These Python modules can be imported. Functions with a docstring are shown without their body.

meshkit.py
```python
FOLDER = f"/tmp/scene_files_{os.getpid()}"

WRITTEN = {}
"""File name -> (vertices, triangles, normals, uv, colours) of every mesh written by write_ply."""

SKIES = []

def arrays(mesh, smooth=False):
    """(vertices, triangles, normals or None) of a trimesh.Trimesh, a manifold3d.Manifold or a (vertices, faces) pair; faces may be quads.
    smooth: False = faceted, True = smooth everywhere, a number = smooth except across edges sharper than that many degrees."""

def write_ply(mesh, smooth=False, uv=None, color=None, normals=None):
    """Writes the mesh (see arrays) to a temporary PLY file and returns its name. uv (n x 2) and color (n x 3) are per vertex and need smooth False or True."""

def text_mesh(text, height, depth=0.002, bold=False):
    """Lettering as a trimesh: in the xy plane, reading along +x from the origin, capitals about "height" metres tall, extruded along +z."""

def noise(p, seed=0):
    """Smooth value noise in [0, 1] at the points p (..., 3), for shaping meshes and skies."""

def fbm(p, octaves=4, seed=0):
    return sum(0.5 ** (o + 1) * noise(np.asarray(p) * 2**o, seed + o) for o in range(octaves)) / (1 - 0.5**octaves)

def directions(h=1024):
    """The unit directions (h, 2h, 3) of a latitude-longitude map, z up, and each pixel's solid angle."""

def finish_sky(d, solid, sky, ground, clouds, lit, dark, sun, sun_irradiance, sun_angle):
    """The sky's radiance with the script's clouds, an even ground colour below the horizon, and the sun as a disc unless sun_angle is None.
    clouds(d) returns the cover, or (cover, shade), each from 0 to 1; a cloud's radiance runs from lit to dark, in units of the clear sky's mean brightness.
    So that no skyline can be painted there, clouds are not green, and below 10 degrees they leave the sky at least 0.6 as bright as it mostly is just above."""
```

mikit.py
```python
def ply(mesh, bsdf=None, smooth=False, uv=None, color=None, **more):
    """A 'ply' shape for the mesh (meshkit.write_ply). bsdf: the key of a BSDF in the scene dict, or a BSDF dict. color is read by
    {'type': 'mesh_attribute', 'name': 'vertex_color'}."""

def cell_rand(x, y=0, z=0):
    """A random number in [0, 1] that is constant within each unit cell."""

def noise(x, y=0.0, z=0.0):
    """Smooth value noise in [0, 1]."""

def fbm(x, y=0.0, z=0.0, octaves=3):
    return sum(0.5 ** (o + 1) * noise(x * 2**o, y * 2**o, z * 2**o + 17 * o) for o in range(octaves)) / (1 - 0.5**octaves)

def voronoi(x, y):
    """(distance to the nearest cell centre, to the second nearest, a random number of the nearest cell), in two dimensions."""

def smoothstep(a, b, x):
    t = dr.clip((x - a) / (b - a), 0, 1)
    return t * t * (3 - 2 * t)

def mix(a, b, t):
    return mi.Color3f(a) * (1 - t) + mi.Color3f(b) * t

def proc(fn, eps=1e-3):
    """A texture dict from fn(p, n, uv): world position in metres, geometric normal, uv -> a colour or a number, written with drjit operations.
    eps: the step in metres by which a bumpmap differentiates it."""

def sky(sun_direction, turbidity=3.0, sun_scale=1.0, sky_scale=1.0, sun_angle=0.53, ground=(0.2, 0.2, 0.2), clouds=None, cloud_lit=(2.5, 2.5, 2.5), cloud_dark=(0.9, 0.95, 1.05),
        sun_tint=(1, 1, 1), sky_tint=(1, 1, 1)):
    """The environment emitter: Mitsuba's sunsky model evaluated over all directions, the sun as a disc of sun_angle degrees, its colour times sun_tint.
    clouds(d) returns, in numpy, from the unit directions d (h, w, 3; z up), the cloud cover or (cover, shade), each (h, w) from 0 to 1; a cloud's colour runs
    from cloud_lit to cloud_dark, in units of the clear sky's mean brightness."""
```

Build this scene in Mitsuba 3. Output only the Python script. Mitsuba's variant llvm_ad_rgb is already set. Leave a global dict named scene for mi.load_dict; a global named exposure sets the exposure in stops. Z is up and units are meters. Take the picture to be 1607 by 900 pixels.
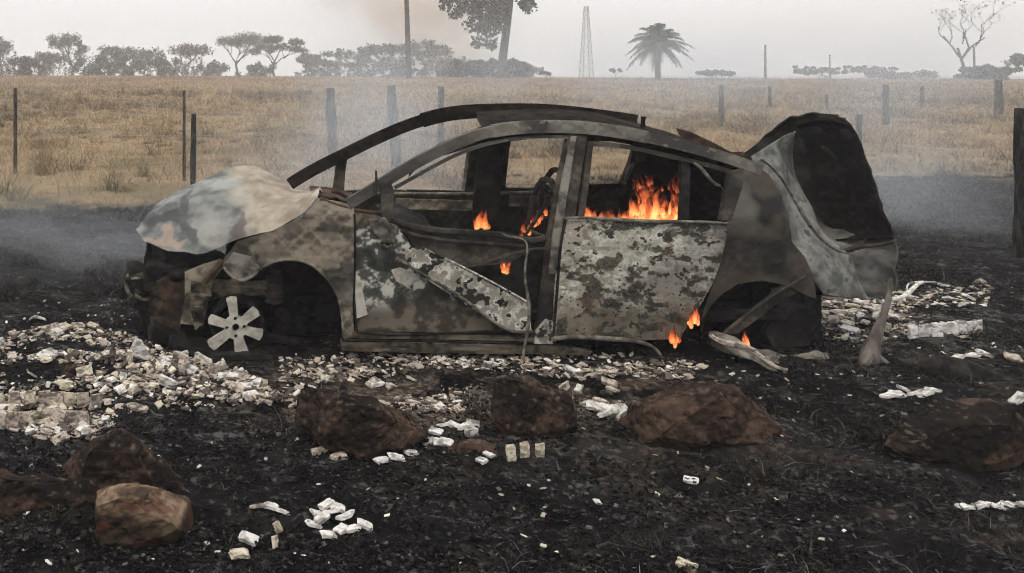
import math, numpy as np, trimesh, mitsuba as mi, drjit as dr, mikit, meshkit
import manifold3d as m3
from scipy.interpolate import make_interp_spline
from scipy.spatial import Delaunay
from shapely.geometry import Polygon, LineString, Point
from shapely.ops import unary_union
from shapely import contains_xy
from mikit import proc, noise, fbm, smoothstep, mix, voronoi

T = mi.ScalarTransform4f
scene, labels = {}, {}
# ------------------------------------------------------------------ camera, sky, exposure
F, EYE, CX, CY = 1514.0, 1.84, 330.0, 120.0          # a level camera with lens shift (the photograph is a crop)
W, H = 1607.0, 900.0
exposure = 2.84
HAZE = 0.0022
scene['camera'] = dict(type='perspective', fov=math.degrees(2 * math.atan(W / 2 / F)), fov_axis='x', near_clip=0.05, far_clip=9000.0,
                       principal_point_offset_x=(W / 2 - CX) / W, principal_point_offset_y=(H / 2 - CY) / H,
                       to_world=T().look_at(origin=[0, 0, EYE], target=[0, 10, EYE], up=[0, 0, 1]),
                       medium={'type': 'ref', 'id': 'haze_air'})


def smoke_cover(d):
    az = np.degrees(np.arctan2(d[..., 0], d[..., 1]))
    n = meshkit.fbm(d * np.array([14, 14, 22.0]) + 7, 4, 6)
    plume = np.exp(-((az - 11.5 - 6 * (n - .5)) / (3.2 + 30 * np.maximum(d[..., 2], 0))) ** 2) * (d[..., 1] > 0) * np.exp(-np.maximum(d[..., 2], 0) * 4)
    return np.ones(d.shape[:2]), 0.02 + 0.16 * meshkit.fbm(d * np.array([3, 3, 9.0]) + 3, 4, 5) + 0.9 * plume * np.clip(n * 1.8 - .2, 0, 1)


scene['sky_light'] = mikit.sky([-0.35, -0.45, 0.82], turbidity=4, sun_scale=0.12, sun_angle=18, clouds=smoke_cover,
                               cloud_lit=(1.50, 1.515, 1.525), cloud_dark=(0.92, 0.90, 0.88))
scene['haze_air'] = dict(type='homogeneous', albedo={'type': 'rgb', 'value': [0.95, 0.95, 0.952]}, sigma_t=HAZE)
scene['haze'] = dict(type='cube', to_world=T().translate([0, 190, 10.5]).scale([420, 262, 17]), bsdf={'type': 'null'}, interior={'type': 'ref', 'id': 'haze_air'})
labels['haze'] = {'label': 'thin grey smoke haze hanging over the whole field', 'kind': 'stuff', 'category': 'haze'}


# ------------------------------------------------------------------ helpers
def at(px, py, Y):
    """The point at depth Y that a position in the photograph shows."""
    return np.stack(np.broadcast_arrays((np.asarray(px, float) - CX) * Y / F, np.asarray(Y, float), EYE - (np.asarray(py, float) - CY) * Y / F), -1)


def sstep(a, b, x):
    t = np.clip((x - a) / (b - a), 0, 1)
    return t * t * (3 - 2 * t)


def ground_z(X, Y):
    X, Y = np.asarray(X, float), np.asarray(Y, float)
    yr = 118 + 7 * np.clip((330 + 14.42 * X) / 1607, -0.4, 1.4)
    zr = 1.84 - (yr - 120) * 0.0694
    t = np.clip((Y - 14) / 91, 0, 1)
    z = zr * t ** 1.3 - np.clip((Y - 105) * 0.006, 0, 5)
    p = np.stack([X, Y, 0 * X], -1)
    near = 1 - sstep(14, 30, Y)
    z = z + near * (0.10 * (meshkit.fbm(p * 0.9, 3, 3) - 0.5) + 0.06 * (meshkit.fbm(p * 4.2, 3, 4) - 0.5))
    z = z + 0.085 * (1 - sstep(5.2, 6.0, Y)) * (meshkit.fbm(p * 7.0, 4, 8) - 0.5)
    z = z + (1 - near) * 0.16 * (meshkit.fbm(p * 0.25, 3, 9) - 0.5) * (1 - sstep(150, 300, Y))
    z = z + 0.045 * np.exp(-(((X + 0.75) / 0.8) ** 2 + ((Y - 6.0) / 0.55) ** 2))
    return z


def hit(px, py):
    """Where the ray through a position in the photograph meets the ground."""
    Y = np.geomspace(2.2, 140, 700)
    p = at(px, py, Y)
    below = np.nonzero(p[:, 2] < ground_z(p[:, 0], Y))[0]
    k = below[0] if len(below) else np.argmin(np.abs(Y - 104))
    q = at(px, py, Y[k])
    q[2] = ground_z(q[0], q[1])
    return q


def number(key):
    if key not in scene and key not in labels:
        return key
    n = 1
    while f'{key}_{n:03d}' in scene or f'{key}_{n:03d}' in labels:
        n += 1
    return f'{key}_{n:03d}'


def thing(name, label, cat, group=None):
    k = number(name)
    labels[k] = {'label': label, 'category': cat}
    if group:
        labels[k]['group'] = group
    return k


def obj(name, mesh, mat, parent=None, smooth=40, color=None, uv=None, label=None, kind=None, **more):
    k = number((parent + '__' if parent else '') + name)
    if mesh is None:
        return k
    scene[k] = mikit.ply(mesh, mat, smooth, uv, color, **more)
    if label or kind:
        labels.setdefault(k, {})
        if label:
            labels[k]['label'] = label
        if kind:
            labels[k]['kind'] = kind
    return k


def tm(v, f):
    return trimesh.Trimesh(np.asarray(v, float), np.asarray(f, int), process=False)


def join(ms):
    return trimesh.util.concatenate(ms)


def curve(pts, n=24, k=None):
    pts = np.asarray(pts, float)
    d = np.r_[0, np.cumsum(np.linalg.norm(np.diff(pts, axis=0), axis=1) + 1e-9)]
    k = min(3, len(pts) - 1) if k is None else k
    return make_interp_spline(d / d[-1], pts, k=k)(np.linspace(0, 1, n))


def tube(pts, r, sides=8, n=None, flat=1.0):
    """A closed tapering tube along the points."""
    pts = np.asarray(pts, float)
    if n:
        pts = curve(pts, n)
    m = len(pts)
    r = np.interp(np.linspace(0, 1, m), np.linspace(0, 1, np.size(r)), np.atleast_1d(r))
    t = np.gradient(pts, axis=0)
    t /= np.linalg.norm(t, axis=1, keepdims=True) + 1e-12
    a = np.cross(t, np.where(np.abs(t[:, 2:]) < 0.9, [0, 0, 1.0], [1.0, 0, 0]))
    a /= np.linalg.norm(a, axis=1, keepdims=True) + 1e-12
    b = np.cross(t, a)
    ang = np.arange(sides) * 2 * np.pi / sides
    v = pts[:, None] + r[:, None, None] * (np.cos(ang)[None, :, None] * a[:, None] * flat + np.sin(ang)[None, :, None] * b[:, None])
    v = np.vstack([v.reshape(-1, 3), pts[:1], pts[-1:]])
    f = []
    for i in range(m - 1):
        for j in range(sides):
            q = [i * sides + j, i * sides + (j + 1) % sides, (i + 1) * sides + (j + 1) % sides, (i + 1) * sides + j]
            f += [[q[0], q[1], q[2]], [q[0], q[2], q[3]]]
    for j in range(sides):
        f += [[m * sides, (j + 1) % sides, j], [m * sides + 1, (m - 1) * sides + j, (m - 1) * sides + (j + 1) % sides]]
    return tm(v, f)


def craggy(mesh, amp, freq, seed=0):
    """Ridged displacement: chipped facets and cracks."""
    v = np.array(mesh.vertices)
    n = np.array(mesh.vertex_normals)
    w = v + 0.05 * (meshkit.fbm(v * 9 + 3, 2, seed + 9) - .5)[:, None]
    d = -np.abs(meshkit.fbm(w * freq + seed, 2, seed) - .5) * 2 + .25
    d += .45 * (-np.abs(meshkit.fbm(w * freq * 2.7 + seed, 2, seed + 1) - .5) * 2 + .25)
    return tm(v - n * (d * amp)[:, None], mesh.faces)


def rough(mesh, amp, freq, seed=0, octaves=3):
    """Displaces the vertices along their normals by noise."""
    v = np.array(mesh.vertices)
    n = np.array(mesh.vertex_normals)
    return tm(v + n * (meshkit.fbm(v * freq + seed * 7.3, octaves, seed) - 0.5)[:, None] * 2 * amp, mesh.faces)


def solidify(v, f, t, away=(0, 1, 0), straight=False):
    """A sheet given its thickness, the second face lying t further along its normals on the AWAY side."""
    mesh = trimesh.Trimesh(v, f, process=False)
    n = np.array(mesh.vertex_normals)
    if (n @ np.asarray(away, float)).sum() > 0:
        f = f[:, ::-1]
        n = -n
    if straight:
        n = np.broadcast_to([0.0, -1.0, 0.0], v.shape)
    k = len(v)
    e = np.sort(np.vstack([f[:, [0, 1]], f[:, [1, 2]], f[:, [2, 0]]]), 1)
    d = np.vstack([f[:, [0, 1]], f[:, [1, 2]], f[:, [2, 0]]])
    _, inv, cnt = np.unique(e, axis=0, return_inverse=True, return_counts=True)
    b = d[cnt[inv.ravel()] == 1]
    walls = np.vstack([np.stack([b[:, 1], b[:, 0], b[:, 0] + k], 1), np.stack([b[:, 1], b[:, 0] + k, b[:, 1] + k], 1)])
    return tm(np.vstack([v, v - n * t]), np.vstack([f, f[:, ::-1] + k, walls]))


def flat_mesh(poly, h):
    """Even triangles filling a polygon (with holes)."""
    pts = []
    for ring in [poly.exterior, *poly.interiors]:
        m = max(8, int(ring.length / h))
        pts += [ring.interpolate(i / m, normalized=True).coords[0] for i in range(m)]
        pts += list(ring.coords)[:-1]
    x0, y0, x1, y1 = poly.bounds
    gx, gy = np.meshgrid(np.arange(x0, x1, h), np.arange(y0, y1, h * 0.87))
    gx[1::2] += h / 2
    g = np.stack([gx.ravel(), gy.ravel()], 1)
    inner = poly.buffer(-h * 0.45)
    if not inner.is_empty:
        g = g[contains_xy(inner, g[:, 0], g[:, 1])]
    else:
        g = g[:0]
    p = np.unique(np.round(np.vstack([np.array(pts), g]), 4), axis=0)
    f = Delaunay(p).simplices
    c = p[f].mean(1)
    keep = contains_xy(poly, c[:, 0], c[:, 1])
    f = f[keep]
    used = np.unique(f)
    re = np.zeros(len(p), int)
    re[used] = np.arange(len(used))
    return p[used], re[f]


def skin(poly, depth, t=0.004, h=7, dent=(0.008, 5), seed=0):
    """Sheet metal cut along an outline of the photograph; depth(px, py) is its distance."""
    if not hasattr(poly, 'exterior') and not hasattr(poly, 'geoms'):
        poly = Polygon(poly)
    if not poly.is_valid:
        poly = poly.buffer(0)
    out = []
    for g in getattr(poly, 'geoms', [poly]):
        p, f = flat_mesh(g, h)
        Y = depth(p[:, 0], p[:, 1]) if callable(depth) else np.full(len(p), float(depth))
        q = at(p[:, 0], p[:, 1], Y)
        Y = Y + dent[0] * 2 * (meshkit.fbm(q * dent[1] + seed, 3, seed) - 0.5) + 0.25 * dent[0] * (meshkit.fbm(q * dent[1] * 5 + seed, 2, seed + 3) - 0.5)
        out.append(solidify(at(p[:, 0], p[:, 1], Y), f, t, straight=True))
    return join(out)


def sheet(ctrl, n=40, m=30, t=0.004, dent=(0.008, 5), seed=0, away=(0, 0, -1), kv=3, ku=3, crag=0.0):
    """Sheet metal through a grid of points (px, py, Y)."""
    c = np.asarray(ctrl, float)
    p = at(c[..., 0], c[..., 1], c[..., 2])
    a = make_interp_spline(np.linspace(0, 1, p.shape[0]), p, k=min(kv, p.shape[0] - 1), axis=0)(np.linspace(0, 1, m))
    a = make_interp_spline(np.linspace(0, 1, p.shape[1]), a, k=min(ku, p.shape[1] - 1), axis=1)(np.linspace(0, 1, n))
    v = a.reshape(-1, 3)
    i, j = np.meshgrid(np.arange(m - 1), np.arange(n - 1), indexing='ij')
    i, j = i.ravel(), j.ravel()
    q = np.stack([i * n + j, i * n + j + 1, (i + 1) * n + j + 1, (i + 1) * n + j], 1)
    f = np.vstack([q[:, [0, 1, 2]], q[:, [0, 2, 3]]])
    nn = np.array(trimesh.Trimesh(v, f, process=False).vertex_normals)
    v = v + nn * (2 * dent[0] * (meshkit.fbm(v * dent[1] + seed, 3, seed) - 0.5) + 0.3 * dent[0] * (meshkit.fbm(v * dent[1] * 4 + seed, 2, seed + 5) - 0.5))[:, None]
    if crag:
        v = v + nn * (crag * (-np.abs(meshkit.fbm(v * 5.5 + seed, 2, seed + 2) - .5) * 4 + .4))[:, None]
    return solidify(v, f, t, away)


def hull(pts):
    return m3.Manifold.hull_points(np.asarray(pts, np.float64))


def mtm(m):
    q = m.to_mesh()
    return tm(q.vert_properties[:, :3], q.tri_verts)


def box(c, s, rot=(0, 0, 0), bevel=0.0):
    s = np.asarray(s, float) / 2
    c3 = []
    for sx in (-1, 1):
        for sy in (-1, 1):
            for sz in (-1, 1):
                q = np.array([sx, sy, sz]) * s
                if bevel:
                    for k in range(3):
                        w = q - np.array([sx, sy, sz]) * bevel
                        w[k] = q[k]
                        c3.append(w)
                else:
                    c3.append(q)
    R = trimesh.transformations.euler_matrix(*rot)[:3, :3]
    return mtm(hull(np.array(c3) @ R.T + np.asarray(c)))


# ------------------------------------------------------------------ materials
TONE = 0.68
def mat(name, fn=None, rough_=0.85, spec=0.3, rgb=None, bump=None, bscale=0.01, metallic=0.0, eps=2e-3):
    base = proc(lambda p, n, uv: fn(p, n, uv) * TONE) if fn else {'type': 'rgb', 'value': list(rgb)}
    d = {'type': 'principled', 'base_color': base, 'roughness': rough_, 'specular': spec, 'metallic': metallic}
    if bump:
        d = {'type': 'bumpmap', 'arbitrary': proc(bump, eps), 'scale': bscale, 'bsdf': d}
    scene[name] = {'type': 'twosided', 'bsdf': d}
    return name


def burn_line(x, y, lib):
    """Signed distance in depth past the edge of the burnt ground."""
    if lib is np:
        q = np.stack([x, y, 0 * x], -1)
        w = 3.0 * (meshkit.fbm(q * 0.55, 3, 11) - 0.5) + 1.8 * (meshkit.fbm(q * 2.3, 3, 12) - 0.5)
        return y - (12.8 + 3.9 * sstep(0.0, 9.0, x) + 0.5 * sstep(9, 14, x)) - w
    w = 2.6 * (fbm(x * 0.55, y * 0.55, 3.0) - 0.5) + 2.6 * (fbm(x * 2.3, y * 2.3, 5.0, octaves=4) - 0.5)
    return y - (12.8 + 3.9 * smoothstep(0.0, 9.0, x) + 0.5 * smoothstep(9, 14, x)) - w


def ground_color(p, n, uv):
    a = fbm(p.x * 1.7, p.y * 1.7, 1.0, octaves=4)
    b = fbm(p.x * 7.0, p.y * 7.0, 2.0, octaves=4)
    c = fbm(p.x * 38, p.y * 38, p.z * 38, octaves=3)
    ch = mix((0.0045, 0.0045, 0.0047), (0.022, 0.022, 0.0227), smoothstep(0.35, 0.7, b * 0.6 + a * 0.4))
    ch = mix(ch, (0.13, 0.13, 0.128), smoothstep(0.54, 0.70, c) * smoothstep(0.40, 0.60, b) * 0.75)
    red = smoothstep(0.54, 0.68, fbm(p.x * 2.1 + 5, p.y * 3.0, 8.0)) * smoothstep(0.42, 0.6, c * 0.5 + b * 0.5) * (1 - smoothstep(6.5, 7.5, p.y))
    ch = mix(ch, (0.055, 0.036, 0.027), red * 0.55)
    strip = dr.exp(-dr.square((p.y - 5.45) / 0.42)) * smoothstep(-0.1, 0.5, p.x) * (1 - smoothstep(2.3, 3.2, p.x))
    ch = mix(ch, mix((0.10, 0.070, 0.045), (0.24, 0.21, 0.18), smoothstep(0.45, 0.62, c)), strip * smoothstep(0.34, 0.56, b) * 0.9)
    dust = dr.exp(-dr.square((p.y - 6.4 - 0.25 * p.x) / 0.9)) * smoothstep(3.0, 3.6, p.x) * (1 - smoothstep(5.4, 6.4, p.x))
    ch = mix(ch, (0.20, 0.19, 0.175), dust * smoothstep(0.48, 0.62, b * 0.5 + c * 0.5) * 0.8)
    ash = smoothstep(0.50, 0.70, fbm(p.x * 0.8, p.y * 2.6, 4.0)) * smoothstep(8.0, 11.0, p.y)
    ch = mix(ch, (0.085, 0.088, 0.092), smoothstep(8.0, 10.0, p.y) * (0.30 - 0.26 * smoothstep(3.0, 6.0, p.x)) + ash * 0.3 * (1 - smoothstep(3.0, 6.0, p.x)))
    g1 = fbm(p.x * 0.35, p.y * 0.22, 3.0, octaves=4)
    g2 = fbm(p.x * 3.0, p.y * 1.2, 6.0, octaves=3)
    gr = mix((0.265, 0.19, 0.118), (0.37, 0.28, 0.182), smoothstep(0.36, 0.64, g1 * 0.5 + g2 * 0.5))
    gr = mix(gr, (0.17, 0.145, 0.080), smoothstep(0.56, 0.72, fbm(p.x * 0.6 + 9, p.y * 0.4, 2.0)) * 0.6)
    gr = mix(gr, (0.33, 0.20, 0.145), smoothstep(40, 100, p.y) * 0.45)
    s = burn_line(p.x, p.y, dr)
    edge = mix(gr, (0.20, 0.17, 0.12), (1 - smoothstep(0.2, 3.0, s)) * 0.6)
    return mix(ch, edge, smoothstep(-0.6, 0.9, s))


mat('ground_mat', ground_color, 0.95, 0.1, bump=lambda p, n, uv: fbm(p.x * 30, p.y * 30, 0.0, octaves=4), bscale=0.03)


def soot(p):
    return fbm(p.x * 6, p.y * 6, p.z * 6, octaves=4), fbm(p.x * 26, p.y * 26, p.z * 26, octaves=3)


def frame_color(p, n, uv):
    a, b = soot(p)
    c = mix((0.022, 0.020, 0.018), (0.060, 0.050, 0.040), smoothstep(0.35, 0.6, a))
    c = mix(c, (0.17, 0.155, 0.125), smoothstep(0.50, 0.68, a * 0.55 + b * 0.45) * 0.8)
    return mix(c, (0.070, 0.040, 0.028), smoothstep(0.55, 0.7, b) * 0.5)


def rail_color(p, n, uv):
    a, b = soot(p)
    f = smoothstep(1.6, 2.0, p.x) * (1 - smoothstep(3.3, 3.9, p.x))
    c = mix((0.032, 0.028, 0.024), (0.15, 0.135, 0.112), smoothstep(0.35, 0.62, a) * (0.3 + 0.7 * f))
    return mix(c, (0.25, 0.25, 0.22), smoothstep(0.50, 0.66, a * 0.4 + b * 0.6) * f * 0.7)


def fender_color(p, n, uv):
    a, b = soot(p)
    c = mix((0.11, 0.09, 0.068), (0.34, 0.295, 0.23), smoothstep(0.36, 0.62, a * 0.45 + b * 0.55))
    c = mix(c, (0.38, 0.335, 0.27), smoothstep(0.54, 0.68, b) * 0.6)
    c = mix(c, (0.034, 0.030, 0.026), smoothstep(0.50, 0.66, fbm(p.x * 5 + 3, p.z * 7, 4.0, octaves=5)) * 0.85)
    return mix(c, (0.17, 0.16, 0.14), smoothstep(0.55, 0.66, fbm(p.x * 9, p.z * 16 + 5, 2.0, octaves=4)) * 0.5)


def sill_color(p, n, uv):
    a, b = soot(p)
    c = mix((0.030, 0.026, 0.021), (0.145, 0.12, 0.088), smoothstep(0.36, 0.62, a * 0.5 + b * 0.5))
    return mix(c, (0.25, 0.225, 0.18), smoothstep(0.57, 0.68, fbm(p.x * 5, p.z * 40, 3.0, octaves=4)) * 0.7)


def hood_color(p, n, uv):
    a = fbm(p.x * 3.4 + 2, p.y * 2.4, p.z * 3, octaves=4)
    b = fbm(p.x * 11, p.y * 8 + 4, p.z * 11, octaves=4)
    wx, wz = 0.22 * (fbm(p.x * 6, p.y * 5, p.z * 6 + 3) - 0.5), 0.18 * (fbm(p.x * 7 + 9, p.y * 5, p.z * 7) - 0.5)

    def spot(x, z, rx, rz, y0=0.0, y1=9.0):
        q = dr.sqrt(dr.square((p.x + wx - x) / rx) + dr.square((p.z + wz - z) / rz))
        return 1 - smoothstep(0.65, 1.15, q)
    rear = mix((0.30, 0.24, 0.17), (0.50, 0.44, 0.35), smoothstep(0.35, 0.65, a * 0.6 + b * 0.4))
    fr = mix((0.10, 0.115, 0.112), (0.25, 0.26, 0.25), smoothstep(0.38, 0.62, a * 0.4 + b * 0.6))
    c = mix(rear, fr, 1 - smoothstep(0.12, 0.34, p.x + 0.4 * (p.z - 0.95) + 0.3 * (a - 0.5)))
    c = mix(c, (0.40, 0.41, 0.385), spot(0.10, 1.04, 0.16, 0.055) * 0.9)  # white highlight along the crest, painted into the hood colour
    c = mix(c, (0.33, 0.33, 0.31), spot(0.00, 0.80, 0.15, 0.11) * 0.85)
    c = mix(c, (0.040, 0.042, 0.045), spot(-0.33, 0.83, 0.17, 0.07) * 0.9)
    c = mix(c, (0.055, 0.062, 0.066), spot(-0.15, 0.83, 0.05, 0.16) * 0.85)
    c = mix(c, (0.09, 0.068, 0.055), spot(0.20, 0.83, 0.07, 0.10) * 0.8)
    c = mix(c, (0.42, 0.33, 0.26), spot(-0.32, 0.715, 0.13, 0.035) * 0.8)
    c = mix(c, (0.36, 0.37, 0.35), spot(-0.52, 0.76, 0.07, 0.06) * 0.8)
    return c * (0.72 + 0.56 * b)


def door_color(p, n, uv):
    """Pale heat-bleached paint left between flaked black patches (rear door)."""
    w = fbm(p.x * 9 + 3, p.z * 9, 2.0, octaves=3) - 0.5
    a = fbm(p.x * 7 + 0.9 * w, p.z * 12 + 0.9 * w, 1.0, octaves=5)
    d = fbm(p.x * 19 + 7 + w, p.z * 30, 8.0, octaves=4)
    b = fbm(p.x * 60, p.z * 75, 5.0, octaves=3)
    e = fbm(p.x * 2.6 + 5, p.z * 4, 6.0, octaves=3)
    c = mix((0.50, 0.495, 0.42), (1.0, 0.98, 0.89), smoothstep(0.34, 0.62, d * 0.45 + b * 0.30 + e * 0.25))
    c = mix(c, (0.36, 0.31, 0.255), smoothstep(0.52, 0.60, e * 0.6 + d * 0.4) * 0.75)
    c = mix(c, (0.19, 0.155, 0.115), smoothstep(0.44, 0.24, p.z + 0.34 * (d - 0.5)) * 0.85)
    f = a * 0.50 + d * 0.32 + b * 0.18 + 0.04 * smoothstep(0.74, 0.90, p.z) - 0.05 * smoothstep(2.6, 2.3, p.x)
    dark = mix((0.026, 0.027, 0.021), (0.13, 0.125, 0.10), smoothstep(0.40, 0.64, b * 0.6 + d * 0.4))
    c = mix(c, dark, smoothstep(0.505, 0.575, f) * 0.96)
    c = mix(c, (0.16, 0.085, 0.045), smoothstep(0.57, 0.66, fbm(p.x * 24 + 3, p.z * 30, 4.0, octaves=3)) * 0.45)
    c = c * (1 - 0.35 * smoothstep(0.50, 0.66, fbm(p.x * 2.2 + 1, p.z * 2.6, 7.0, octaves=3)))
    c = mix(c, (0.045, 0.040, 0.032), smoothstep(0.60, 0.65, d * 0.62 + b * 0.38))
    tail = smoothstep(3.18, 3.42, p.x + 0.28 * (p.z - 0.6) + 0.25 * (a - 0.5))
    return mix(c, (0.05, 0.042, 0.034), tail * 0.9)


def front_door_color(p, n, uv):
    w = fbm(p.x * 5 + 1, p.z * 5, 2.0)
    a = fbm(p.x * 5 + 1.5 * w + 4, p.z * 6, 7.0, octaves=5)
    b = fbm(p.x * 40, p.z * 46, 5.0, octaves=3)
    d = fbm(p.x * 14, p.z * 16, 3.0, octaves=4)
    c = mix((0.026, 0.029, 0.027), (0.125, 0.13, 0.118), smoothstep(0.36, 0.62, a * 0.6 + d * 0.4))
    c = mix(c, (0.75, 0.74, 0.67), smoothstep(0.515, 0.615, a * 0.42 + d * 0.38 + b * 0.20) * smoothstep(0.28, 0.42, p.z) * 0.95)
    c = mix(c, mix((0.06, 0.048, 0.036), (0.20, 0.165, 0.125), smoothstep(0.4, 0.6, d)), smoothstep(0.46, 0.26, p.z + 0.2 * (a - 0.5)) * 0.9)
    return mix(c, mix((0.05, 0.033, 0.025), (0.17, 0.125, 0.09), b), smoothstep(0.80, 0.94, p.z) * (1 - smoothstep(1.25, 1.45, p.x)) * 0.9)


def beam_color(p, n, uv):
    a = fbm(p.x * 11 + 4, p.z * 12, 7.0, octaves=4)
    b = fbm(p.x * 36, p.z * 36, 5.0, octaves=3)
    c = mix((0.36, 0.34, 0.29), (0.85, 0.82, 0.74), smoothstep(0.35, 0.65, b))
    c = mix(c, (0.03, 0.028, 0.024), smoothstep(0.515, 0.58, a * 0.6 + b * 0.4))
    return mix(c, (0.07, 0.066, 0.058), smoothstep(2.0, 2.3, p.x + 0.2 * (a - 0.5)) * 0.75)


def quarter_color(p, n, uv):
    a, b = soot(p)
    c = mix((0.012, 0.010, 0.009), (0.075, 0.060, 0.046), smoothstep(0.38, 0.66, a))
    return mix(c, (0.20, 0.19, 0.165), smoothstep(0.54, 0.70, fbm(p.x * 5, p.z * 3.2 + 3, 1.0)) * smoothstep(0.75, 0.95, p.z) * 0.6)


def gate_color(p, n, uv):
    a = fbm(p.x * 3.2, p.y * 3.2, p.z * 2.2, octaves=4)
    b = fbm(p.x * 17, p.y * 17, p.z * 17, octaves=4)
    c = mix((0.16, 0.16, 0.155), (0.42, 0.42, 0.40), smoothstep(0.36, 0.62, a * 0.6 + b * 0.4))
    c = mix(c, (0.026, 0.025, 0.025), smoothstep(0.66, 0.80, p.z + 0.25 * (a - 0.5)) * 0.93)
    c = mix(c, (0.030, 0.028, 0.028), smoothstep(4.50, 4.72, p.x + 0.4 * (b - 0.5)) * 0.8)
    return mix(c, (0.10, 0.065, 0.045), smoothstep(0.56, 0.70, b) * smoothstep(1.15, 1.4, p.z) * 0.7)


def flap_color(p, n, uv):
    a = fbm(p.x * 4.2, p.y * 4.2, p.z * 3.2, octaves=4)
    b = fbm(p.x * 19, p.y * 19, p.z * 19, octaves=4)
    c = mix((0.13, 0.135, 0.125), (0.42, 0.425, 0.40), smoothstep(0.36, 0.62, a * 0.65 + b * 0.35))
    return mix(c, (0.045, 0.042, 0.038), smoothstep(0.54, 0.64, a * 0.4 + b * 0.6) * 0.7)


def black_color(p, n, uv):
    a, b = soot(p)
    return mix((0.010, 0.0096, 0.0096), (0.036, 0.034, 0.034), smoothstep(0.4, 0.65, a * 0.5 + b * 0.5))


def lining_color(p, n, uv):
    a, b = soot(p)
    return mix((0.024, 0.022, 0.021), (0.085, 0.075, 0.062), smoothstep(0.40, 0.66, a * 0.6 + b * 0.4))


def rust_color(p, n, uv):
    a, b = soot(p)
    return mix((0.035, 0.024, 0.020), (0.12, 0.075, 0.05), smoothstep(0.35, 0.7, a * 0.5 + b * 0.5))


def ashmetal_color(p, n, uv):
    a, b = soot(p)
    return mix((0.08, 0.072, 0.06), (0.32, 0.30, 0.26), smoothstep(0.36, 0.66, a * 0.5 + b * 0.5))


def alloy_color(p, n, uv):
    a, b = soot(p)
    return mix((0.40, 0.37, 0.31), (0.68, 0.65, 0.58), smoothstep(0.30, 0.6, a * 0.4 + b * 0.6))


def dentbump(p, n, uv):
    return fbm(p.x * 22, p.y * 22, p.z * 22, octaves=4)


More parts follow.
